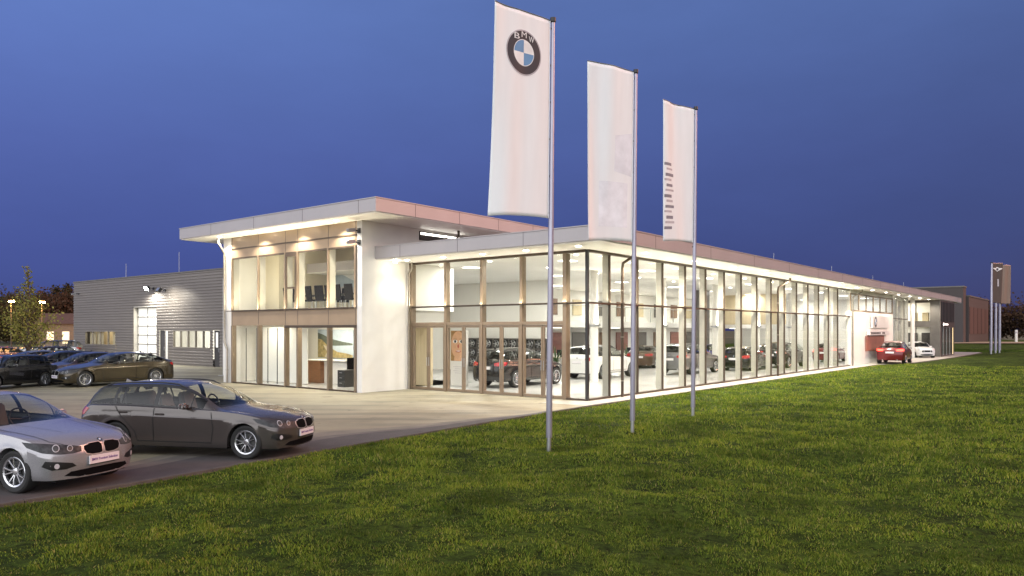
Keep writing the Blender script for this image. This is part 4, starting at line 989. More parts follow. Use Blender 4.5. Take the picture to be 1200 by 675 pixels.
LT = [(-100, 150, 9.2, 6.0), (-101.2, 158, 9.6, 6.5), (-79.8, 133, 9.0, 5.0), (-76.5, 134, 8.8, 4.2), (-88.7, 150, 11.6, 3.2), (-87.6, 152, 10.2, 5.0), (-108, 160, 10, 7), (-92.5, 140, 6.5, 5), (-88, 138, 7.0, 5)]
LTL = ['dark rounded tree behind the left street lamp', 'broad dark tree between the two street lamps', 'dark brown tree directly right of the right street lamp', 'rust brown tree above the small house roof beside the workshop corner', 'narrow tall dark tree rising highest left of the workshop', 'dark tree touching the left edge of the workshop roof', 'dark tree at the left edge of the picture', 'low dark bush like tree under the left lamp', 'low bushy tree behind the trunk of the young tree']
for k, (x, y, h, r_) in enumerate(LT): tree('dark_tree', (x, y, -.12), h, r_, LTL[k], 'dark trees on the left skyline', M_leafr if k in (2, 3) else M_leafd, 20+k, 5000, .24, .05)
RT = [(104, 175, 10.0), (113, 180, 9.0), (120, 172, 11.5), (131, 180, 10.5), (139, 172, 12.5), (150, 178, 12), (98, 182, 7.5)]
RTL = ['dark tree just right of the brown hall', 'low dark tree behind the far flagpoles', 'dark tree right of the far flagpoles', 'dark tree left of the white marker post', 'tall dark tree above the white marker post', 'dark tree cut by the right picture edge', 'small dark tree at the foot of the brown hall']
for k, (x, y, h) in enumerate(RT): tree('dark_tree', (x, y, .0), h*.78, 7.2, RTL[k], 'dark trees on the right skyline', M_leafr, 40+k, 6500, .30, .02)
# small house left with lit windows
hs = empty('small_house', (-72.5, 124, -.12), R(12)); tag(hs, 'small house with lit windows between the young tree and the workshop', 'house')
m = MB(); m.box(-4.5, 4.5, 0, 7, 0, 3.6); m.build('wall', mat('dim_render', (.22, .15, .10), .8, var=.15), hs)
m = MB(); m.add([(-4.9,-.5,3.6),(4.9,-.5,3.6),(4.9,7.5,3.6),(-4.9,7.5,3.6),(-4.9,3.5,5.4),(4.9,3.5,5.4)], [(0,1,5,4),(2,3,4,5),(1,2,5),(3,0,4),(0,3,2,1)]); m.build('roof', mat('dark_roof_tiles', (.09, .05, .04), .8, var=.2), hs)
for x, z0, z1 in ((-2.6, .9, 2.3), (-.3, .4, 2.3), (2.6, .6, 3.0)):
    m = MB(); m.box(x-.55, x+.55, -.06, -.003, z0-.08, z1+.08); wf = m.build('window', M_board, hs); m = MB(); m.box(x-.45, x+.45, -.075, -.061, z0, z1); m.build('pane', M_litwin, wf)
# marker post on the right
mp_ = empty('marker_post', (88.5, 133.3, .2)); tag(mp_, 'short white marker post at the far right edge of the lawn', 'post')
m = MB(); m.tube([(0,0,0), (0,0,2.3)], .45*.5, 10); m.build('post', M_white, mp_, smooth=40); m = MB(); m.lathe([(.235, 1.7), (.235, 2.0)], n=12); m.build('band', M_inkgrey, mp_)

# ------------------------------------------------------------------ grass
def grass():
    rng = np.random.default_rng(3)
    N = 850000
    # denser near the road side of the lawn, thinner towards the far end
    r = 6.2*np.exp(rng.uniform(0, 1, N)*math.log(62/6.2)); a = rng.uniform(R(-39), R(42), N)
    x = r*np.sin(a); y = r*np.cos(a)
    t = (x-CX)*.6225+(y-CY)*.7826; s = -(x-CX)*.7826+(y-CY)*.6225
    d = -s-off(t); clump = fbm(x*2.2, y*2.2, 21); fine = vnoise(x*7, y*7, 5); big = fbm(x*.5, y*.5, 33)
    keep = (d > .14) & (rng.uniform(0, 1, N) < np.clip(.35+1.5*(clump-.3), .15, 1))
    x, y, t, s, r, clump, fine, big, d = [q[keep] for q in (x, y, t, s, r, clump, fine, big, d)]
    n = len(x); z = lawn_z(t, s)-.012
    h = (.028+.062*clump*fine+.028*np.clip(big-.45, 0, 1)*2)*rng.uniform(.6, 1.3, n)*np.clip(r/12, .85, 1.5)*np.clip(.5+d*1.2, .5, 1)
    wd = .0042*np.clip(r/8, .9, 6)*rng.uniform(.7, 1.3, n)
    an = rng.uniform(0, 2*pi, n); ca, sa = np.cos(an), np.sin(an); ln = rng.uniform(.1, .9, n)*h; la = rng.uniform(0, 2*pi, n)
    base = np.stack([x, y, z], 1); off1 = np.stack([ca*wd, sa*wd, np.zeros(n)], 1)
    mid = base + np.stack([np.cos(la)*ln*.35, np.sin(la)*ln*.35, h*.6], 1); tip = base + np.stack([np.cos(la)*ln, np.sin(la)*ln, h], 1)
    v = np.stack([base-off1, base+off1, mid+off1*.75, tip, mid-off1*.75], 1).reshape(-1, 3)
    me = bpy.data.meshes.new('grass_blades'); me.vertices.add(5*n); me.vertices.foreach_set('co', v.ravel()); me.loops.add(5*n); me.loops.foreach_set('vertex_index', np.arange(5*n)); me.polygons.add(n); me.polygons.foreach_set('loop_start', np.arange(n)*5)
    me.update(calc_edges=True)
    m, nt, b = new_mat('grass_blade')
    g_ = nd(nt, 'ShaderNodeNewGeometry'); r1 = ramp(nt, [(0, (.072, .138, .014)), (.6, (.185, .265, .030)), (.9, (.29, .345, .055)), (1, (.38, .34, .14))]); nt.links.new(g_.outputs['Random Per Island'], r1.inputs[0])
    tc = nd(nt, 'ShaderNodeTexCoord'); nz = nd(nt, 'ShaderNodeTexNoise'); nz.inputs['Scale'].default_value = .8; nz.inputs['Detail'].default_value = 5; nt.links.new(tc.outputs['Object'], nz.inputs['Vector'])
    r2 = ramp(nt, [(.34, (.46, .50, .46)), (.5, (1.0, 1.0, .95)), (.66, (1.35, 1.25, 1.0))]); nt.links.new(nz.outputs['Fac'], r2.inputs[0])
    mx = nd(nt, 'ShaderNodeMix', data_type='RGBA', blend_type='MULTIPLY'); mx.inputs[0].default_value = 1; nt.links.new(r1.outputs[0], mx.inputs[6]); nt.links.new(r2.outputs[0], mx.inputs[7])
    nt.links.new(mx.outputs[2], b.inputs['Base Color']); b.inputs['Roughness'].default_value = .7; b.inputs['Specular IOR Level'].default_value = .25
    tl = nd(nt, 'ShaderNodeBsdfTranslucent'); nt.links.new(mx.outputs[2], tl.inputs[0]); ms = nd(nt, 'ShaderNodeMixShader'); ms.inputs[0].default_value = .35
    nt.links.new(b.outputs[0], ms.inputs[1]); nt.links.new(tl.outputs[0], ms.inputs[2]); nt.links.new(ms.outputs[0], nt.nodes['Material Output'].inputs[0])
    me.materials.append(m); o = bpy.data.objects.new('grass_blades', me); COL.objects.link(o); tag(o, kind='stuff'); o['label'] = 'rough green lawn grass'
grass()
# ------------------------------------------------------------------ vehicles
def pchip(pts):
    X = np.array([p[0] for p in pts], float); Y = np.array([p[1] for p in pts], float); h = np.diff(X); d = np.diff(Y)/h; m = np.zeros(len(X))
    m[0], m[-1] = d[0], d[-1]
    for i in range(1, len(X)-1):
        if d[i-1]*d[i] > 0:
            w1, w2 = 2*h[i]+h[i-1], h[i]+2*h[i-1]; m[i] = (w1+w2)/(w1/d[i-1]+w2/d[i])
    def f(x):
        x = np.clip(np.asarray(x, float), X[0], X[-1]); k = np.clip(np.searchsorted(X, x)-1, 0, len(X)-2); t = (x-X[k])/h[k]
        return (1+2*t)*(1-t)**2*Y[k] + t*(1-t)**2*h[k]*m[k] + t*t*(3-2*t)*Y[k+1] + t*t*(t-1)*h[k]*m[k+1]
    return f
def paint(name, col, metal=.5, rough=.35, flake=.06):
    m = mat(name, col, rough, metal=metal, var=flake, scale=260, coat=.7, rvar=.15)
    return m
P_silver = paint('silver_paint', (.35, .35, .37), .45, .28); P_brown = paint('dark_brown_grey_paint', (.092, .080, .075), .4, .24); P_black = paint('black_paint', (.012, .012, .013), .2, .25); P_bronze = paint('black_brown_paint', (.055, .042, .022), .4, .22)
P_white = paint('white_paint', (.72, .72, .72), 0, .35); P_red = paint('red_paint', (.13, .006, .010), .3, .3); P_orange = paint('orange_paint', (.45, .08, .02), .3, .35); P_blue = paint('dark_blue_paint', (.020, .028, .085), .4, .3); P_navy = paint('blue_paint', (.03, .05, .20), .4, .3); P_grey = paint('grey_paint', (.16, .16, .17), .5, .3); P_darkred = paint('dark_violet_paint', (.06, .035, .045), .5, .3); P_tan = paint('bronze_brown_paint', (.10, .06, .035), .5, .3)
C_glass = glass('car_glass', (.84, .86, .83), 1.0); C_dglass = glass('dark_car_glass', (.35, .37, .36), 1.0)
C_trim = mat('black_trim', (.012, .012, .013), .35, var=.1); C_rubber = mat('tyre_rubber', (.018, .018, .018), .75, var=.2, scale=8); C_cabin = mat('dark_cabin', (.025, .024, .025), .7, var=.15); C_seat = mat('grey_seat_cloth', (.10, .095, .09), .75, var=.15, scale=6)
C_under = mat('black_underbody', (.008, .008, .008), .8); C_rim = mat('alloy_rim', (.62, .63, .66), .25, metal=.9, var=.06); C_disc = mat('brake_steel', (.10, .10, .10), .5, metal=.7)
C_chrome = mat('chrome', (.45, .45, .46), .4, metal=.6, var=.02); C_hl = mat('headlamp_lens', (.055, .057, .062), .5, metal=.2, var=.5, scale=14, spec=.25); C_refl = mat('headlamp_reflector', (.46, .47, .50), .5, metal=.1, var=.1)
C_tail = mat('red_lamp_lens', (.38, .012, .012), .2, var=.3, scale=12, coat=1.0); C_taillit = emis('lit_red_lamp', (1, .05, .03), 4.5); C_plate = mat('plate_white', (.74, .72, .76), .4, var=.02); C_platetx = mat('plate_violet', (.16, .09, .30), .5); C_grille = mat('grille_black', (.006, .006, .007), .8, spec=.05); C_amber = mat('amber_lens', (.5, .2, .02), .2, coat=1)

def car_shell(sp):
    L, W = sp['L'], sp['W']; hw = W/2
    ft, fb = pchip(sp['top']), pchip(sp['belt']); fe, fy = pchip(sp['drop']), pchip(sp['yedge'])
    wr, Ra = sp['wr'], sp['wr']+.045; ax = sp['axles']; sill = sp['sill']
    D = list(np.linspace(0, L, sp.get('n', 66)))
    for a in ax:
        D += [a+Ra*math.cos(t) for t in np.linspace(0, pi, 13)] + [a-Ra*1.0015, a+Ra*1.0015]
    D += [.03, .08, L-.03, L-.08]; cuts = sp['cuts']; D += cuts + [sp['ws'][0], sp['ws'][1], sp['rw'][0], sp['rw'][1]]
    D = np.array(sorted(D)); keep = [0]; imp = set(round(c, 4) for c in cuts)
    for i in range(1, len(D)):
        if D[i]-D[keep[-1]] > .0008: keep.append(i)
        elif round(D[i], 4) in imp: keep[-1] = i
    D = D[keep]
    lo = [0, .08, .18, .30, .42, .54, .64, .72, .775, .80, .825, .90, 1.0]          # sill to shoulder
    gl = [.07, .13, .26, .42, .58, .74, .88, 1.0]                  # shoulder to roof edge
    tp = [.95, .80, .6, .4, .2, 0]
    jb = 1+len(lo)-1; je = jb+len(gl); nr = je+len(tp)+1
    def width_at(z, zb, zt):
        u = np.clip((z-sill)/(zb-sill), 0, 1)
        return np.interp(u, [0, .06, .14, .26, .42, .60, .775, .80, .825, .90, 1.0], [.925, .958, .978, .980, .985, .994, 1.0, .988, .978, .968, .948])
    Bf, Br = sp.get('bow_f', .33), sp.get('bow_r', .22); pf, pr = pchip(sp['pf']), pchip(sp['pr'])
    hws, hrw = pchip(sp['bow_ws']), pchip(sp['bow_rw'])
    def warp(d, y, z):
        x = L/2-d
        gf = max(0, 1-d/1.05)**2; x -= Bf*(abs(y)/hw)**2.6*gf; x -= float(pf(z))*max(0, 1-d/.45)
        dr = L-d; gr = max(0, 1-dr/.8)**2; x += Br*(abs(y)/hw)**2.6*gr; x += float(pr(z))*max(0, 1-dr/.5)
        return x
    rows = []; meta = []
    for d in D:
        zt = float(ft(d)); zb = min(float(fb(d)), zt-.02); ze = max(zt-float(fe(d)), zb+.012); ye = float(fy(d))
        tap = 1-.10*max(0, 1-d/.95)**2.2-.05*max(0, 1-d/.16)**2 - .07*max(0, 1-(L-d)/.8)**2-.05*max(0, 1-(L-d)/.14)**2
        Wd = hw*tap; bot = sill
        for a in ax:
            if abs(d-a) < Ra: bot = max(bot, wr+math.sqrt(max(0, Ra*Ra-(d-a)**2)))
        bot = min(bot, zb-.04); pts = []
        def yside(z):
            y = Wd*float(width_at(z, zb, zt))
            for a in ax:
                r = math.hypot(d-a, z-wr)
                if r < Ra+.16 : y += .018*math.exp(-((r-Ra)/.06)**2) if r >= Ra else .018
            zc = zb-.10
            y -= .0*z*(1 if .5 < d < L-.3 else 0)
            return y
        pts.append((max(.1, yside(bot)-.20), bot+.0))
        for u in lo:
            z = bot+(zb-bot)*u; pts.append((yside(z), z))
        yb, gh = pts[-1][0], min(1, max(0, (ze-zb)/.30)); ye = min(ye, yb-.01)
        ys, zs = yb-.05*gh-.012*(1-gh), zb+.018*gh+.004
        for v in gl:
            if v < .1: pts.append((ys, zs))
            else:
                q = (v-.07)/.93; y = ys+(ye-ys)*q + .035*gh*math.sin(pi*q); z = zs+(ze-zs)*q; 
                if gh < .3: z = zs+(ze-zs)*(1-(1-q)**1.6)
                pts.append((y, z))
        for c in [1]+tp:
            if c == 1: continue
            pts.append((ye*c, zt-(zt-ze)*c**2.3))
        rows.append(pts); meta.append((zt, zb, ze, ye, gh))
    nr = len(rows[0]); je = 1+len(lo)-1+len(gl)
    # add windscreen bow
    V_ = []; idx = {}
    for i, d in enumerate(D):
        zt, zb, ze, ye, gh = meta[i]
        for side in (1, -1):
            for j, (y, z) in enumerate(rows[i]):
                if side == -1 and j == nr-1: idx[i, j, -1] = idx[i, j, 1]; continue
                x = warp(d, y, z)
                if j > je: x += (float(hws(d))-float(hrw(d)))*(1-(y/ye)**2)
                idx[i, j, side] = len(V_); V_.append((x, side*y, z))
    faces = []; kinds = []
    ws, rw = sp['ws'], sp['rw']; sw = sp['side_win']; pil = sp['pillars']
    jw0, jw1 = 1+len(lo)-1+2, je-1
    for i in range(len(D)-1):
        dm = (D[i]+D[i+1])/2; ghm = (meta[i][4]+meta[i+1][4])/2; gap = min(meta[i][2]-meta[i][1], meta[i+1][2]-meta[i+1][1])
        for side in (1, -1):
            for j in range(nr-1):
                f = (idx[i, j, side], idx[i, j+1, side], idx[i+1, j+1, side], idx[i+1, j, side])
                f = f if side == 1 else f[::-1]
                k = 'body'
                if j >= je+1 and ws[0] < dm < ws[1]: k = 'windscreen'
                elif j >= je+1 and rw[0] < dm < rw[1]: k = 'rear_window'
                elif jw0 <= j < jw1 and sw[0] < dm < sw[1] and gap > .035:
                    k = 'side'
                    for a, b_ in pil:
                        if a < dm < b_: k = 'pillar'
                    if k == 'side': k = 'side_%d' % sum(dm > b_ for a, b_ in pil) + ('L' if side == 1 else 'R')
                elif j in (jw0-1, jw1) and sw[0] < dm < sw[1] and gap > .03: k = 'pillar'
                elif j == 0: k = 'lip'
                faces.append(f); kinds.append(k)
    # nose and tail caps
    ncol = len(tp)
    for i, front in ((0, True), (len(D)-1, False)):
        d = D[i]; zt, zb, ze, ye, gh = meta[i]; fr = [1]+tp
        cols = fr + [-c for c in fr[:-1]][::-1]; g_ = []
        for j in range(1, je+1):
            yj, zj = rows[i][j]; row = []; q = (zj-rows[i][1][1])/(rows[i][je][1]-rows[i][1][1])
            for ci, c in enumerate(cols):
                if ci == 0: row.append(idx[i, j, 1]); continue
                if ci == len(cols)-1: row.append(idx[i, j, -1]); continue
                if j == je:
                    jj = je+min(ci, len(cols)-1-ci); row.append(idx[i, jj, 1 if c >= 0 else -1]); continue
                y = yj*c; z = zj+(zt-ze)*(1-abs(c)**2.3)*q*q; V_.append((warp(d, y, z), y, z)); row.append(len(V_)-1)
            g_.append(row)
        for a in range(len(g_)-1):
            for b_ in range(len(cols)-1):
                f = (g_[a][b_], g_[a][b_+1], g_[a+1][b_+1], g_[a+1][b_]); faces.append(f if front else f[::-1]); kinds.append('body')
    return [Vector(v) for v in V_], faces, kinds
def sub_mesh(name, V_, faces, mats, sharp=32):
    used = sorted(set(i for f in faces for i in f)); mp = {a: k for k, a in enumerate(used)}
    me = bpy.data.meshes.new(name); me.from_pydata([V_[i] for i in used], [], [tuple(mp[i] for i in f) for f in faces])
    bm = bmesh.new(); bm.from_mesh(me); bmesh.ops.remove_doubles(bm, verts=bm.verts, dist=.0004); bm.to_mesh(me); bm.free()
    for m_ in mats: me.materials.append(m_)
    me.polygons.foreach_set('use_smooth', [True]*len(me.polygons)); me.set_sharp_from_angle(angle=R(sharp)); me.update(); return me
def decal(name, bvh, pts3, Dv, matl, off=.005, cuts=4, skirt=.012, far=6.0):
    """a shaped piece laid over the body: outline points near the surface are pushed onto it along Dv"""
    Dv = Vector(Dv).normalized(); bm = bmesh.new()
    pts3 = [Vector(p) for p in pts3]
    c = sum(pts3, Vector())/len(pts3); fl = [p-Dv*((p-c).dot(Dv)) for p in pts3]
    bm.faces.new([bm.verts.new(p) for p in fl]); bm.normal_update()
    bmesh.ops.triangulate(bm, faces=bm.faces[:])
    for _ in range(max(1, cuts//2)): bmesh.ops.subdivide_edges(bm, edges=bm.edges[:], cuts=1, use_grid_fill=True); bmesh.ops.triangulate(bm, faces=[f for f in bm.faces if len(f.verts) > 4])
    bnd = {v for e in bm.edges if e.is_boundary for v in e.verts}
    bad = []
    for v in bm.verts:
        hit, n, _, _ = bvh.ray_cast(v.co-Dv*far, Dv)
        if hit is None:
            hit, n, _, _ = bvh.find_nearest(v.co)
        if n.dot(Dv) > 0: n = -n
        v.co = hit + n*off
    if skirt:
        ed = [e for e in bm.edges if e.is_boundary]; r = bmesh.ops.extrude_edge_only(bm, edges=ed)
        for v in r['geom']:
            if isinstance(v, bmesh.types.BMVert): v.co += Dv*(off+skirt)
    bmesh.ops.recalc_face_normals(bm, faces=bm.faces)
    me = bpy.data.meshes.new(name); bm.to_mesh(me); bm.free(); me.materials.append(matl)
    me.polygons.foreach_set('use_smooth', [True]*len(me.polygons)); me.set_sharp_from_angle(angle=R(35)); return me
def wheel_meshes(r, wd, rr, style):
    t = MB(); h = wd/2
    t.lathe([(rr-.012, -h*.80), (rr+.008, -h*.92), (r-.035, -h), (r-.010, -h*.86), (r, -h*.6), (r+.001, 0), (r, h*.6), (r-.010, h*.86), (r-.035, h), (rr+.008, h*.92), (rr-.012, h*.80)], axis='y', n=40)
    tm = t.mesh('tyre', C_rubber, 35)
    b = MB(); b.lathe([(rr-.01, h*.55), (rr-.02, -h*.7)], axis='y', n=32); b.lathe([(0, h*.20), (rr*.72, h*.20), (rr*.72, h*.05)], axis='y', n=28); b.lathe([(rr-.012, -h*.1), (0, -h*.1)], axis='y', n=28)
    dm = b.mesh('brake_disc', C_disc, 35)
    m = MB(); m.lathe([(rr-.03, h*.5), (rr-.028, h*.84), (rr-.004, h*.94), (rr+.006, h*.86)], axis='y', n=40)
    m.lathe([(0, h*.74), (.030, h*.74), (.062, h*.66), (.068, h*.4)], axis='y', n=20)
    def spoke(a0, a1, w0, w1):
        P = []
        for k, (rad, yo) in enumerate(((.05, .66), (rr*.55, .80), (rr-.022, .86))):
            a = a0+(a1-a0)*k/2; wq = w0+(w1-w0)*k/2; c, s = math.cos(a), math.sin(a)
            P.append([Vector((rad*c-wq*s, h*yo, rad*s+wq*c)), Vector((rad*c-wq*s*.6, h*(yo+.07), rad*s+wq*c*.6)), Vector((rad*c+wq*s*.6, h*(yo+.07), rad*s-wq*c*.6)), Vector((rad*c+wq*s, h*yo, rad*s-wq*c)), Vector((rad*c+wq*s, h*(yo-.3), rad*s-wq*c)), Vector((rad*c-wq*s, h*(yo-.3), rad*s+wq*c)), Vector((rad*c-wq*s, h*yo, rad*s+wq*c))])
        m.grid(P)
    n = 5 if style == 'v' else 10
    for k in range(n):
        a = 2*pi*k/n
        if style == 'v': spoke(a-.16, a-.26, .012, .010); spoke(a+.16, a+.26, .012, .010)
        else: spoke(a, a, .014, .012)
    return tm, dm, m.mesh('rim', C_rim, 35)
CARS = {}
def make_spec(kind):
    S = dict(sill=.20, cuts=[], pr=[(0, .05), (.35, 0), (.6, .0), (.9, .03), (1.2, .06)])
    if kind in ('sedan', 'wagon'):
        S.update(L=4.62, W=1.80, wr=.325, axles=[.80, 3.61], pf=[(0, .10), (.25, .04), (.42, 0), (.56, .005), (.72, .05), (.9, .10)])
        S['belt'] = [(0, .645), (.15, .70), (.5, .79), (1.0, .865), (1.5, .905), (2.5, .935), (3.6, .965), (4.2, .965), (4.62, .86)]
        S['bow_ws'] = [(.1, 0), (.9, .10), (1.40, .20), (1.8, .15), (2.3, .05), (2.8, 0)]
        if kind == 'sedan':
            S['top'] = [(0, .70), (.05, .745), (.2, .80), (.6, .875), (1.0, .925), (1.36, .965), (1.48, .99), (1.8, 1.165), (2.1, 1.315), (2.4, 1.405), (2.8, 1.432), (3.2, 1.41), (3.6, 1.325), (3.95, 1.165), (4.15, 1.075), (4.3, 1.045), (4.52, 1.03), (4.58, .99), (4.62, .92)]
            S.update(ws=(1.46, 2.27), rw=(3.42, 4.08), side_win=(1.72, 3.92), pillars=[(1.98, 2.01), (2.72, 2.82), (3.50, 3.55)], bow_rw=[(2.8, 0), (3.4, .03), (4.05, .10), (4.3, .03), (4.55, 0)])
            S['yedge'] = [(0, .58), (.3, .66), (1.0, .70), (1.45, .70), (1.8, .645), (2.3, .575), (3.0, .56), (3.6, .585), (4.05, .66), (4.3, .69), (4.62, .62)]
        else:
            S['top'] = [(0, .70), (.05, .745), (.2, .80), (.6, .875), (1.0, .925), (1.36, .965), (1.48, .99), (1.8, 1.165), (2.1, 1.315), (2.4, 1.405), (2.8, 1.435), (3.3, 1.43), (3.8, 1.395), (4.12, 1.345), (4.22, 1.30), (4.4, 1.13), (4.52, .99), (4.58, .93), (4.62, .86)]
            S.update(ws=(1.46, 2.27), rw=(4.16, 4.50), side_win=(1.72, 4.34), pillars=[(1.98, 2.01), (2.72, 2.82), (3.50, 3.54), (3.66, 3.73)], bow_rw=[(3.9, 0), (4.2, .02), (4.5, .05), (4.6, 0)])
            S['yedge'] = [(0, .58), (.3, .66), (1.0, .70), (1.45, .70), (1.8, .645), (2.3, .575), (3.0, .56), (3.8, .555), (4.2, .58), (4.4, .64), (4.62, .64)]
        S['drop'] = [(0, .03), (.5, .045), (1.3, .045), (1.6, .03), (2.4, .055), (3.3, .055), (4.1, .03), (4.62, .03)]
    if kind == 'big_sedan':
        S.update(L=4.98, W=1.88, wr=.345, axles=[.86, 3.93], pf=[(0, .10), (.25, .04), (.42, 0), (.56, .005), (.75, .05), (.9, .10)])
        S['belt'] = [(0, .62), (.15, .68), (.5, .79), (1.0, .875), (1.5, .925), (2.5, .965), (3.8, 1.0), (4.5, 1.0), (4.98, .90)]
        S['top'] = [(0, .69), (.06, .74), (.2, .79), (.6, .88), (1.1, .945), (1.5, .995), (1.62, 1.02), (1.95, 1.20), (2.3, 1.37), (2.6, 1.445), (3.0, 1.47), (3.5, 1.445), (3.9, 1.37), (4.3, 1.225), (4.6, 1.12), (4.75, 1.09), (4.92, 1.06), (4.98, .95)]
        S.update(ws=(1.60, 2.45), rw=(3.75, 4.5), side_win=(1.86, 4.30), pillars=[(2.98, 3.08), (3.86, 3.91)], bow_rw=[(3.2, 0), (3.8, .03), (4.5, .10), (4.7, .03), (4.9, 0)], bow_ws=[(.1, 0), (.9, .10), (1.55, .20), (1.95, .15), (2.5, .05), (3.0, 0)])
        S['yedge'] = [(0, .60), (.3, .69), (1.0, .73), (1.6, .73), (1.95, .67), (2.5, .60), (3.2, .585), (3.9, .60), (4.5, .68), (4.98, .64)]
        S['drop'] = [(0, .03), (.5, .045), (1.5, .045), (1.8, .03), (2.6, .055), (3.6, .055), (4.5, .03), (4.98, .03)]
    if kind == 'hatch':
        S.update(L=3.82, W=1.69, wr=.305, axles=[.70, 3.17], bow_f=.36, bow_r=.26, pf=[(0, .08), (.25, .03), (.42, 0), (.6, .005), (.8, .06), (1.0, .12)])
        S['belt'] = [(0, .66), (.15, .75), (.5, .85), (1.0, .90), (1.5, .915), (2.5, .93), (3.3, .945), (3.6, .94), (3.82, .84)]
        S['top'] = [(0, .74), (.06, .80), (.2, .86), (.6, .925), (1.0, .96), (1.08, .985), (1.35, 1.19), (1.6, 1.34), (1.8, 1.395), (2.3, 1.415), (2.9, 1.40), (3.35, 1.36), (3.5, 1.30), (3.66, 1.08), (3.74, .96), (3.82, .86)]
        S.update(ws=(1.06, 1.68), rw=(3.46, 3.68), side_win=(1.22, 3.60), pillars=[(1.36, 1.39), (2.35, 2.43), (3.18, 3.26)], bow_rw=[(3.2, 0), (3.5, .02), (3.7, .05), (3.8, 0)], bow_ws=[(.1, 0), (.7, .06), (1.05, .12), (1.4, .09), (1.8, .03), (2.2, 0)])
        S['yedge'] = [(0, .56), (.3, .64), (.8, .66), (1.05, .665), (1.4, .62), (1.7, .58), (2.6, .565), (3.3, .565), (3.6, .60), (3.82, .58)]
        S['drop'] = [(0, .03), (.5, .05), (1.0, .045), (1.2, .03), (1.8, .05), (3.2, .05), (3.6, .03), (3.82, .03)]
    if kind in ('suv', 'suv_coupe'):
        S.update(L=4.70, W=1.90, wr=.375, axles=[.84, 3.70], sill=.30, pf=[(0, .12), (.35, .05), (.55, 0), (.7, .005), (.92, .05), (1.1, .10)], pr=[(0, .10), (.4, .02), (.65, 0), (1.0, .02), (1.4, .05)])
        S['belt'] = [(0, .80), (.15, .86), (.5, .945), (1.0, 1.0), (1.5, 1.04), (2.5, 1.075), (3.6, 1.11), (4.3, 1.12), (4.70, 1.02)]
        S['bow_ws'] = [(.1, 0), (.8, .08), (1.30, .16), (1.7, .12), (2.2, .04), (2.7, 0)]
        if kind == 'suv':
            S['top'] = [(0, .87), (.06, .92), (.2, .97), (.6, 1.035), (1.0, 1.075), (1.28, 1.11), (1.38, 1.14), (1.7, 1.36), (2.0, 1.545), (2.25, 1.63), (2.7, 1.67), (3.3, 1.665), (3.9, 1.63), (4.25, 1.575), (4.35, 1.53), (4.5, 1.32), (4.6, 1.17), (4.66, 1.09), (4.70, 1.0)]
            S.update(ws=(1.36, 2.13), rw=(4.28, 4.56), side_win=(1.58, 4.44), pillars=[(1.84, 1.87), (2.68, 2.77), (3.56, 3.60), (3.70, 3.78)], bow_rw=[(4.0, 0), (4.3, .02), (4.55, .05), (4.68, 0)])
            S['yedge'] = [(0, .62), (.3, .70), (.9, .745), (1.35, .745), (1.7, .69), (2.2, .625), (3.0, .61), (3.9, .60), (4.3, .62), (4.5, .67), (4.70, .66)]
        else:
            S['top'] = [(0, .87), (.06, .92), (.2, .97), (.6, 1.035), (1.0, 1.075), (1.28, 1.11), (1.38, 1.14), (1.7, 1.36), (2.0, 1.54), (2.3, 1.635), (2.7, 1.655), (3.2, 1.60), (3.7, 1.47), (4.1, 1.32), (4.4, 1.20), (4.55, 1.16), (4.64, 1.10), (4.70, 1.0)]
            S.update(ws=(1.36, 2.13), rw=(3.4, 4.42), side_win=(1.58, 4.0), pillars=[(1.84, 1.87), (2.68, 2.77), (3.52, 3.57)], bow_rw=[(3.2, 0), (3.6, .03), (4.3, .10), (4.6, .02), (4.68, 0)])
            S['yedge'] = [(0, .62), (.3, .70), (.9, .745), (1.35, .745), (1.7, .69), (2.2, .625), (3.0, .60), (3.7, .62), (4.2, .68), (4.70, .66)]
        S['drop'] = [(0, .03), (.5, .05), (1.2, .045), (1.5, .03), (2.3, .06), (3.3, .06), (4.2, .03), (4.70, .03)]
    for a, b_ in S['pillars']: S['cuts'] = S['cuts']+[a, b_]
    S['cuts'] = S['cuts']+[S['side_win'][0], S['side_win'][1]]
    return S
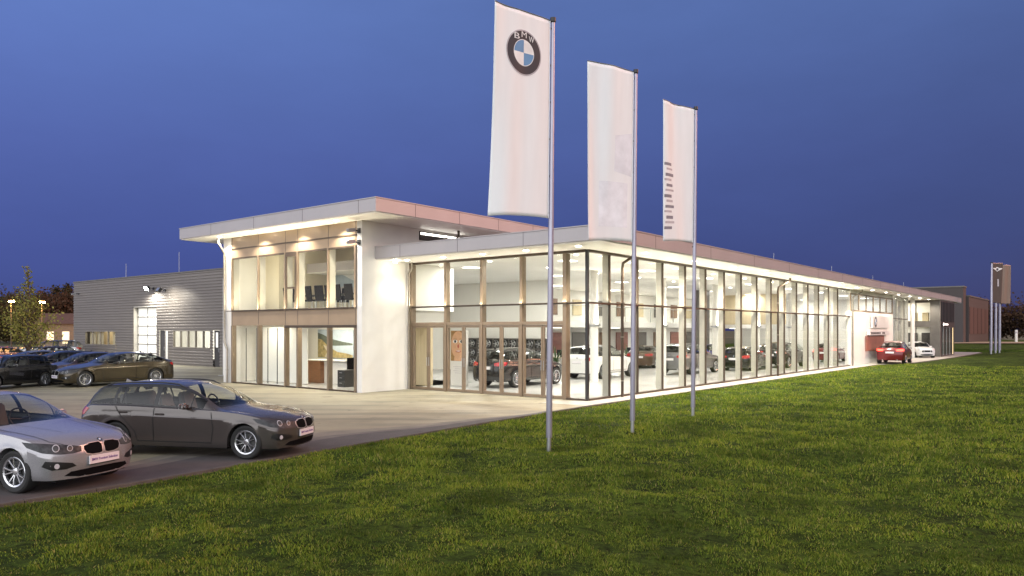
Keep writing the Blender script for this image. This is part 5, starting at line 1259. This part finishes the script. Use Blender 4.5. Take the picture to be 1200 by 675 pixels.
def build_car(kind):
    """all meshes of one body style: list of (part name, mesh, parent index or None, location, rotation, takes the paint)"""
    if kind in CARS: return CARS[kind]
    S = make_spec(kind); V_, F_, K_ = car_shell(S); L, W = S['L'], S['W']; bvh = BVHTree.FromPolygons(V_, F_); out = []
    def add(n, me, par=None, loc=(0,0,0), rot=(0,0,0), pt=False): out.append((n, me, par, loc, rot, pt)); return len(out)-1
    X = lambda d: L/2-d
    tall = kind in ('suv', 'suv_coupe')
    body = add('body', sub_mesh('body', V_, [f for f, k in zip(F_, K_) if k in ('body', 'lip')], [None]), pt=True)
    for nm, keys, gm in [('windscreen', ['windscreen'], C_glass), ('rear_window', ['rear_window'], C_dglass)]:
        add(nm, sub_mesh(nm, V_, [f for f, k in zip(F_, K_) if k in keys], [gm]))
    for q in sorted(set(k for k in K_ if k.startswith('side_'))):
        add('side_window', sub_mesh('side_window', V_, [f for f, k in zip(F_, K_) if k == q], [C_glass if q[5] in '01' or kind != 'hatch' else C_dglass]))
    add('pillar_trim', sub_mesh('pillar_trim', V_, [f for f, k in zip(F_, K_) if k == 'pillar'], [C_trim]))
    # cabin, seats, underbody
    fb = pchip(S['belt']); ftp = pchip(S['top']); w0 = S['ws'][0]; zf = S['sill']+.12
    m = MB(); m.box(X(L-.16), X(.25), -W/2+.26, W/2-.26, S['sill']-.04, zf+.12)
    for a, b_ in zip(S['axles'], (0, 0)): pass
    m.box(X(S['axles'][0]+S['wr']+.1), X(S['axles'][1]-S['wr']-.1), -W/2+.12, W/2-.12, S['sill']-.02, zf)
    add('underbody', m.mesh('underbody', C_under))
    zb = float(fb(2.3))
    m = MB(); m.box(X(w0+.62), X(w0-.1), -W/2+.24, W/2-.24, zb-.30, zb-.045); m.box(X(w0+1.9+.9), X(w0+.62), -W/2+.13, -W/2+.16, zf, zb-.03); m.box(X(w0+1.9+.9), X(w0+.62), W/2-.16, W/2-.13, zf, zb-.03)
    if kind in ('wagon', 'suv', 'hatch'): m.box(X(L-.35), X(S['axles'][1]-.25), -W/2+.26, W/2-.26, zb-.25, zb-.06)
    else: m.box(X(S['rw'][1]), X(S['axles'][1]-.2), -W/2+.26, W/2-.26, zb-.25, zb-.03)
    dash = add('dashboard', m.mesh('dashboard', C_cabin))
    m = MB(); c = Vector((X(w0+.80), W*.20, zb+.02)); ang = R(-62)
    m.tube([c+Vector((math.cos(t)*.18*math.sin(-ang)*0-math.cos(t)*.18*.35, math.sin(t)*.18, math.cos(t)*.18*.9)) for t in np.linspace(0, 2*pi, 25)], .016, 6); m.build if False else None
    m.tube([c+Vector((0, -.17, 0)), c+Vector((.03, 0, -.02)), c+Vector((0, .17, 0))], .02, 6)
    add('steering_wheel', m.mesh('steering_wheel', C_trim), dash)
    def seat(d, y, wd, rear=False):
        m = MB(); z0 = zb-.42; x = X(d)
        m.cbox((x+.02, y, z0), (.52, wd, .16)); m.cbox((x-.27, y, z0+.34), (.15, wd*.96, .64), rot=Matrix.Rotation(R(-14), 3, 'Y'), taper=.86)
        for yy in ([y] if not rear else [y-.36, y+.36]): m.cbox((x-.37, yy, z0+.78), (.10, .25, .19), rot=Matrix.Rotation(R(-10), 3, 'Y'), taper=.85)
        me = m.mesh('seat', C_seat); bm = bmesh.new(); bm.from_mesh(me); bmesh.ops.bevel(bm, geom=bm.edges[:], offset=.03, segments=2, affect='EDGES'); bm.to_mesh(me); bm.free(); return me
    for y in (W*.20, -W*.20): add('front_seat', seat(w0+1.12, y, .48))
    add('rear_seat', seat(w0+1.98 if kind != 'hatch' else w0+1.8, 0, W-.62, True))
    # wheels
    tm, dm, rm = wheel_meshes(S['wr'], .225 if not tall else .255, S['wr']*.70, 'v' if kind in ('sedan', 'wagon', 'suv_coupe', 'hatch') else 'm')
    for a in S['axles']:
        for sd in (1, -1):
            w_ = add('wheel', dm, None, (X(a), sd*(W/2-.125 - (.0 if not tall else .01)), S['wr']), (0, 0, 0 if sd == 1 else pi)); add('tyre', tm, w_); add('rim', rm, w_)
    # lamps, grille, plate
    big = kind == 'big_sedan'; mini = kind == 'hatch'
    zn = float(ftp(.06)); o_ = lambda d, y, z: Vector((X(d), y, z)); hw = W/2
    for sd in (1, -1):
        if mini:
            c = (.30, .60*hw/.845, zn-.02); ring = [o_(c[0], sd*(c[1]+.115*math.cos(t)), c[2]-.02+.13*math.sin(t)) for t in np.linspace(0, 2*pi, 20, endpoint=False)]
            h = add('headlight', decal('headlight', bvh, ring, (-1, -sd*.35, -.15), C_refl, .012))
        else:
            z1 = zn-.025; hl = [(.04, .37, z1-.12), (.04, .37, z1-.05), (.10, .50, z1-.02), (.25, .66, z1+.008), (.48, .80, z1+.035), (.66, .86, z1+.05), (.56, .86, z1-.03), (.36, .78, z1-.105), (.18, .62, z1-.14), (.08, .48, z1-.14)]
            if tall: hl = [(d, y*1.03, z-.02) for d, y, z in hl]
            h = add('headlight', decal('headlight', bvh, [o_(d, sd*y*hw/.9, z) for d, y, z in hl], (-.80, -sd*.60, 0), C_hl, .004, 6))
            for (cd, cy, rr_) in ((.13, .50, .050), (.25, .64, .060)):
                ring = [o_(cd, sd*(cy*hw/.9+rr_*1.0*math.cos(t)), z1-.062+(.012 if cy > .6 else 0)+rr_*.85*math.sin(t)) for t in np.linspace(0, 2*pi, 16, endpoint=False)]
                add('headlamp_ring', decal('headlamp_ring', bvh, ring, (-.80, -sd*.60, 0), C_refl, .008, 2), h)
                ring = [o_(cd, sd*(cy*hw/.9+rr_*.78*math.cos(t)), z1-.062+(.012 if cy > .6 else 0)+rr_*.66*math.sin(t)) for t in np.linspace(0, 2*pi, 12, endpoint=False)]
                add('headlamp_bulb', decal('headlamp_bulb', bvh, ring, (-.80, -sd*.60, 0), C_disc, .011, 2), h)
        # grille halves
        if mini:
            if sd == 1:
                pts = [(-.40, .50), (-.44, .60), (-.36, zn-.13), (.36, zn-.13), (.44, .60), (.40, .50)]
                g0 = add('grille', decal('grille', bvh, [o_(0, y, z) for y, z in pts], (-1, 0, 0), C_grille, .006))
        else:
            gz = zn-.04; k = 1.25 if tall else (1.1 if big else 1)
            base = [(.030, -.155*k), (.022, -.04), (.06, -.008), (.22, -.012), (.315, -.035), (.325, -.085), (.29, -.145*k), (.20, -.168*k), (.08, -.17*k)]
            fr = add('grille_frame', decal('grille_frame', bvh, [o_(0, sd*((y-.175)*1.12+.175)*1.0, gz+((z+.085)*1.17-.085)) for y, z in base], (-1, 0, 0), C_chrome, .006, 4))
            add('grille', decal('grille', bvh, [o_(0, sd*y, gz+z) for y, z in base], (-1, 0, 0), C_grille, .011, 4, .008), fr)
        zs = .16+S['sill']
        if not mini:
            fog = [(.10, .42, zs+.035), (.12, .47, zs+.085), (.20, .62, zs+.115), (.32, .765, zs+.14), (.36, .79, zs+.06), (.28, .70, zs+.0), (.16, .54, zs+.0)]
            fg = add('side_intake', decal('side_intake', bvh, [o_(d, sd*y*hw/.9, z) for d, y, z in fog], (-.85, -sd*.5, 0), C_trim, .004))
        fc = [o_(.22, sd*(.655*hw/.9+.04*math.cos(t)), zs+.055+.04*math.sin(t)) for t in np.linspace(0, 2*pi, 14, endpoint=False)]
        add('fog_lamp', decal('fog_lamp', bvh, fc, (-.85, -sd*.5, 0), C_refl, .009, 2))
        # tail lamps
        ztl = float(fb(L-.25))-.06; 
        if kind == 'wagon' or kind == 'suv': tl = [(.0, .46, ztl-.10), (.0, .46, ztl+.0), (.04, .70, ztl+.05), (.14, .86, ztl+.06), (.34, .88, ztl+.03), (.22, .88, ztl-.09), (.08, .76, ztl-.13)]
        elif mini: tl = [(.0, .62, ztl-.22), (.0, .60, ztl+.0), (.05, .74, ztl+.03), (.12, .80, ztl+.0), (.12, .80, ztl-.2), (.05, .74, ztl-.24)]
        else: tl = [(.0, .44, ztl-.09), (.0, .44, ztl+.02), (.05, .70, ztl+.05), (.16, .86, ztl+.06), (.32, .88, ztl+.03), (.20, .88, ztl-.07), (.06, .72, ztl-.11)]
        add('tail_light', decal('tail_light', bvh, [o_(L-d, sd*y*hw/.9, z) for d, y, z in tl], (.80, -sd*.60, 0), C_tail, .007, 4))
        # mirrors, door handles, seams
        md = S['side_win'][0]+.30; my = sd*(hw-.02); mz = float(fb(md))+.07
        m = MB(); m.cbox((X(md), sd*(hw+.07), mz), (.11, .18, .115), taper=.82); me = m.mesh('mirror', [None]); bm = bmesh.new(); bm.from_mesh(me); bmesh.ops.bevel(bm, geom=bm.edges[:], offset=.032, segments=3, affect='EDGES'); bm.to_mesh(me); bm.free(); me.polygons.foreach_set('use_smooth', [True]*len(me.polygons)); me.set_sharp_from_angle(angle=R(50))
        mi = add('mirror', me, pt=True)
        m = MB(); m.cbox((X(md)+.0, sd*(hw-.05), mz-.05), (.09, .12, .04)); add('mirror_foot', m.mesh('mirror_foot', C_trim), mi)
        m = MB(); m.cbox((X(md)-.068, sd*(hw+.07), mz+.002), (.006, .165, .09)); add('mirror_glass', m.mesh('mirror_glass', C_chrome), mi)
        hd = [S['pillars'][0][1]+.62] + ([S['pillars'][1][1]+.62] if kind in ('sedan', 'wagon', 'suv', 'suv_coupe') else ([3.75] if big else []))
        if big: hd = [2.80, 3.72]
        if kind == 'hatch': hd = [2.18]
        for d in hd:
            z = float(fb(d))-.115; hit = bvh.ray_cast(Vector((X(d), sd*3, z)), Vector((0, -sd, 0)))[0]
            if hit is None: continue
            m = MB(); m.cbox((X(d), hit.y+sd*.012, z), (.20, .026, .034)); me = m.mesh('door_handle', [None]); bm = bmesh.new(); bm.from_mesh(me); bmesh.ops.bevel(bm, geom=bm.edges[:], offset=.010, segments=2, affect='EDGES'); bm.to_mesh(me); bm.free()
            dh = add('door_handle', me, pt=True); m = MB(); m.cbox((X(d), hit.y+sd*.001, z-.022), (.17, .006, .03)); add('handle_recess', m.mesh('handle_recess', C_trim), dh)
    sm = MB()
    def seam(path, Dv, wdt=.007):
        Dv = Vector(Dv); prev = None; P = []
        for k in range(len(path)-1):
            a, b_ = Vector(path[k]), Vector(path[k+1]); n = max(2, int((b_-a).length/.06))
            for q in range(n+(1 if k == len(path)-2 else 0)): P.append(a+(b_-a)*q/n)
        H = []
        for p in P:
            hit, nn, _, _ = bvh.ray_cast(p-Dv*4, Dv)
            if hit: 
                nn = -nn if nn.dot(Dv) > 0 else nn; H.append(hit+nn*.005)
        if len(H) > 1:
            G = []
            for k, p in enumerate(H):
                t = (H[min(k+1, len(H)-1)]-H[max(k-1, 0)]).normalized(); s_ = t.cross(Dv).normalized()*wdt; G.append([p-s_, p+s_])
            sm.grid(G)
    zl = S['sill']+.10
    dl = {'sedan': (1.52, 2.76, 3.62), 'wagon': (1.52, 2.76, 3.62), 'big_sedan': (1.62, 3.03, 3.98), 'hatch': (1.12, 2.40, None), 'suv': (1.42, 2.72, 3.68), 'suv_coupe': (1.42, 2.72, 3.62)}[kind]
    for sd in (1, -1):
        Dv = (0, -sd, 0); zbf = lambda d: float(fb(d))+.005
        seam([(X(dl[0]), 0, zl), (X(dl[0]-.05), 0, .5*(zl+zbf(dl[0]))), (X(dl[0]+.02), 0, zbf(dl[0]))], Dv); seam([(X(dl[1]), 0, zl), (X(dl[1]), 0, zbf(dl[1])-.01)], Dv)
        if dl[2]:
            ra = S['axles'][1]-S['wr']-.12; seam([(X(ra-.05), 0, zl), (X(ra), 0, zl+.18), (X(dl[2]-.08), 0, zbf(dl[2])-.12), (X(dl[2]), 0, zbf(dl[2])-.01)], Dv)
            seam([(X(dl[0]), 0, zl), (X(ra-.05), 0, zl)], Dv)
        else: seam([(X(dl[0]), 0, zl), (X(dl[1]), 0, zl)], Dv)
        yh = .68*hw/.9
        seam([(X(.10), sd*(.50), 0), (X(.35), sd*yh*.98, 0), (X(w0-.10), sd*yh*1.04, 0)], (0, 0, -1), .006)
        seam([(X(.5), sd*.30, 0), (X(w0-.05), sd*.46, 0)], (0, 0, -1), .003)
    add('panel_gap', sm.mesh('panel_gap', C_seam if False else C_under))
    # lower intake, bumper lip, plates, emblem, exhaust
    zs = S['sill']
    pts = [(-.58, zs+.055), (-.5, zs+.115), (-.2, zs+.135), (.2, zs+.135), (.5, zs+.115), (.58, zs+.055), (.36, zs+.02), (-.36, zs+.02)]
    add('air_intake', decal('air_intake', bvh, [o_(0, y*hw/.9, z) for y, z in pts], (-1, 0, 0), C_grille, .004, 4))
    for fr in (1, -1):
        z = zs+.255 if fr == 1 else zs+.42+(.12 if tall else 0)
        if kind in ('wagon', 'sedan', 'big_sedan') and fr == -1: z = .72
        hit = bvh.ray_cast(Vector((fr*5, 0, z)), Vector((-fr, 0, 0)))[0]; x = hit.x+fr*.012
        m = MB(); m.box(x-.012, x+.012, -.275, .275, z-.062, z+.062); pl = add('number_plate', m.mesh('number_plate', C_plate))
        m = MB(); m.box(x-.014*1, x+.014, -.272, .272, z-.072, z-.063); add('plate_frame', m.mesh('plate_frame', C_trim), pl)
        if kind in ('sedan', 'wagon', 'big_sedan') and fr == 1:
            me = text_mesh('BMW Premium Selection', .042, bold=.0006); 
            for v in me.vertices: v.co = Vector((x+.0135+v.co.z, v.co.x*1.0, z+v.co.y))
            xs_ = [v.co.y for v in me.vertices]; k_ = .48/max(.01, max(xs_)-min(xs_))
            for v in me.vertices: v.co.y *= k_
            me.materials.append(C_platetx); add('plate_lettering', me, pl)
    if not mini:
        for fr, d, z in ((1, .10, None), (-1, L-.03, float(fb(L-.2))-.04)):
            m = MB()
            if fr == 1:
                hit, nn, _, _ = bvh.ray_cast(Vector((X(.09), 0, 3)), Vector((0, 0, -1)))
            else: hit, nn, _, _ = bvh.ray_cast(Vector((-5, 0, z)), Vector((1, 0, 0)))
            if nn.z < 0 and fr == 1: nn = -nn
            if fr == -1 and nn.x > 0: nn = -nn
            q_ = nn.to_track_quat('Z', 'Y').to_matrix(); r0 = .041
            m.lathe([(r0*.62, .004), (r0, .004), (r0, 0)], n=20); em = MB(); em.add([hit+q_ @ Vector(v)+nn*.003 for v in m.v], m.f); e_ = add('emblem', em.mesh('emblem', M_ink))
            for k in range(4):
                m = MB(); m.add([hit+nn*.006]+[hit+nn*.006+q_ @ Vector((r0*.60*math.cos(a), r0*.60*math.sin(a), 0)) for a in np.linspace(k*pi/2, (k+1)*pi/2, 6)], [tuple(range(7))]); add('emblem_quarter', m.mesh('emblem_quarter', M_inkblue if k % 2 else M_inkwhite), e_)
    m = MB()
    for sd in (1, -1): m.tube([(-L/2+.30, sd*.48, S['sill']+.0), (-L/2+.05, sd*.48, S['sill']+.01)], .035, 10)
    add('exhaust_pipe', m.mesh('exhaust_pipe', C_chrome, 40))
    if kind in ('wagon', 'sedan', 'big_sedan', 'suv'):
        d = {'wagon': 3.95, 'sedan': 3.30, 'big_sedan': 3.6, 'suv': 4.0}[kind]; zt = float(ftp(d))
        m = MB(); m.add([(X(d)+.09, -.012, zt-.01), (X(d)+.09, .012, zt-.01), (X(d)-.10, -.022, zt-.012), (X(d)-.10, .022, zt-.012), (X(d)-.085, -.006, zt+.062), (X(d)-.085, .006, zt+.062)], [(0,1,5,4),(0,4,2),(1,3,5),(2,4,5,3),(0,2,3,1)])
        add('roof_antenna', m.mesh('roof_antenna', [None]), pt=True)
    if kind in ('wagon', 'suv'):
        fy = pchip(S['yedge']); fd = pchip(S['drop'])
        for sd in (1, -1):
            m = MB(); P = [(X(d), sd*(float(fy(d))-.0), float(ftp(d))-float(fd(d))+(.032 if 2.4 < d < S['rw'][0]-.25 else .0)) for d in np.linspace(2.25, S['rw'][0]-.12, 12)]
            m.tube(P, .016, 6); add('roof_rail', m.mesh('roof_rail', C_trim, 50))
    if kind == 'hatch':
        pass
    CARS[kind] = out; return out
def car(kind, x, y, heading, label, pm, group=None, z=0.0, lit=False, name='car', cat='car', lod=0):
    """heading: direction the bonnet points, angle from world +X"""
    root = empty(name, (x, y, z), heading); tag(root, label, cat, group); objs = []
    for n, me, par, loc, rot, pt in build_car(kind):
        o = bpy.data.objects.new(n, me); COL.objects.link(o); o.parent = root if par is None else objs[par]; o.location = loc; o.rotation_euler = rot; objs.append(o)
        if pt: o.material_slots[0].link = 'OBJECT'; o.material_slots[0].material = pm
        if lit and n == 'tail_light': o.material_slots[0].link = 'OBJECT'; o.material_slots[0].material = C_taillit
    return root
H1 = ANG
def lw(t, s): p = L2W(t, s); return p.x, p.y
# the two cars in front: placed by their front wheels
def by_wheel(kind, wx, wy, heading, side=-1):
    """centre of a car whose front wheel on one side (-1 right, +1 left) touches the ground at wx, wy"""
    S = make_spec(kind); fx = S['L']/2-S['axles'][0]; c, s = math.cos(heading), math.sin(heading); ly = side*(S['W']/2-.12)
    return wx-(fx*c-ly*s), wy-(fx*s+ly*c)
hd = R(-19); x, y = by_wheel('sedan', -7.42, 11.45, hd); car('sedan', x, y, hd, 'silver saloon car with multi spoke wheels at the left edge beside the grass', P_silver)
hd = R(-11.5); x, y = by_wheel('wagon', -5.02, 14.45, hd); car('wagon', x, y, hd, 'dark brown grey estate car parked in front of the forecourt, facing right', P_brown)
# parked row beside the workshop
hb = H1+pi
x, y = -18.05, 34.5
car('big_sedan', x, y, hb, 'long glossy black brown saloon, nearest of the row before the workshop', P_bronze)
row = [('sedan', P_darkred, 'dark violet saloon directly behind the black brown saloon in the parked row'), ('wagon', P_black, 'black estate third in the parked row before the workshop'), ('sedan', P_grey, 'dark grey saloon fourth and farthest left in the parked row')]
for k, (kd, pm, lb) in enumerate(row):
    q = Vector((x, y, 0))+D2*(2.55*(k+1))-D1*.3*(k+1); car(kd, q.x, q.y, hb+R([1.5, -1, 2][k]), lb, pm, 'cars parked in the row by the workshop')
car('hatch', -21.55, 32.3, R(-104), 'black small hatchback at the left edge of the picture behind the silver saloon', P_black)
car('suv', -36.8, 60.5, R(200), 'silver off roader farthest back beside the young tree', P_silver)
car('sedan', -32.2, 46.8, R(-118), 'orange car at the left picture edge behind the black hatchback', P_orange)
car('wagon', -29.6, 47.5, R(-118), 'dark blue estate between the orange car and the parked row', P_blue)
# showroom cars
SG = 'cars shown inside the showroom'
FZ = .03
for kd, t, s, rz, pm, lb, lit in [
    ('suv', 4.35, 6.35, 0, P_black, 'black off roader behind the glass doors of the showroom', False),
    ('suv', 11.4, 6.5, .02, P_white, 'white off roader in the showroom corner beside the round column', False),
    ('suv', 17.7, 4.6, -.03, P_grey, 'dark grey off roader in the showroom between the middle and far tall flagpoles', False),
    ('wagon', 23.4, 3.5, .05, P_black, 'black estate inside the showroom right of the farthest tall flagpole', False),
    ('sedan', 22.6, 10.0, .3, P_tan, 'brown saloon deep in the showroom under the gallery edge', False),
    ('wagon', 29.6, 8.2, -.2, P_navy, 'blue estate in the showroom behind the black estate', False),
    ('hatch', 37.3, 5.4, 0, P_white, 'white small hatchback inside the showroom near the sign wall', False),
    ('suv_coupe', 28.3, 3.0, .0, P_black, 'black sloping roof off roader inside the showroom beside the black estate', False),
    ('sedan', 39.3, 3.1, .1, P_red, 'red saloon with glowing tail lamps inside the showroom next to the sign wall', True),
    ('sedan', 33.4, 5.6, -.1, P_grey, 'grey saloon inside the showroom between the black off roader and white hatchback', False),
    ('sedan', 30.4, 11.6, .1, P_silver, 'silver saloon far back in the showroom under the gallery', False)]:
    X_, Y_ = lw(t, s); car(kd, X_, Y_, H1+rz, lb, pm, SG, FZ, lit)
# red car on the paving by the sign wall, white hatchback in the recess
X_, Y_ = lw(39.6, -1.45); car('suv_coupe', X_, Y_, H1+R(4), 'red car with glowing tail lamps on the paving before the sign wall', P_red, None, .01, True)
X_, Y_ = lw(54.6, -.3); car('hatch', X_, Y_, H1+pi+R(32), 'white hatchback with black roof parked in the recess at the far entrance', P_white, None, .0)
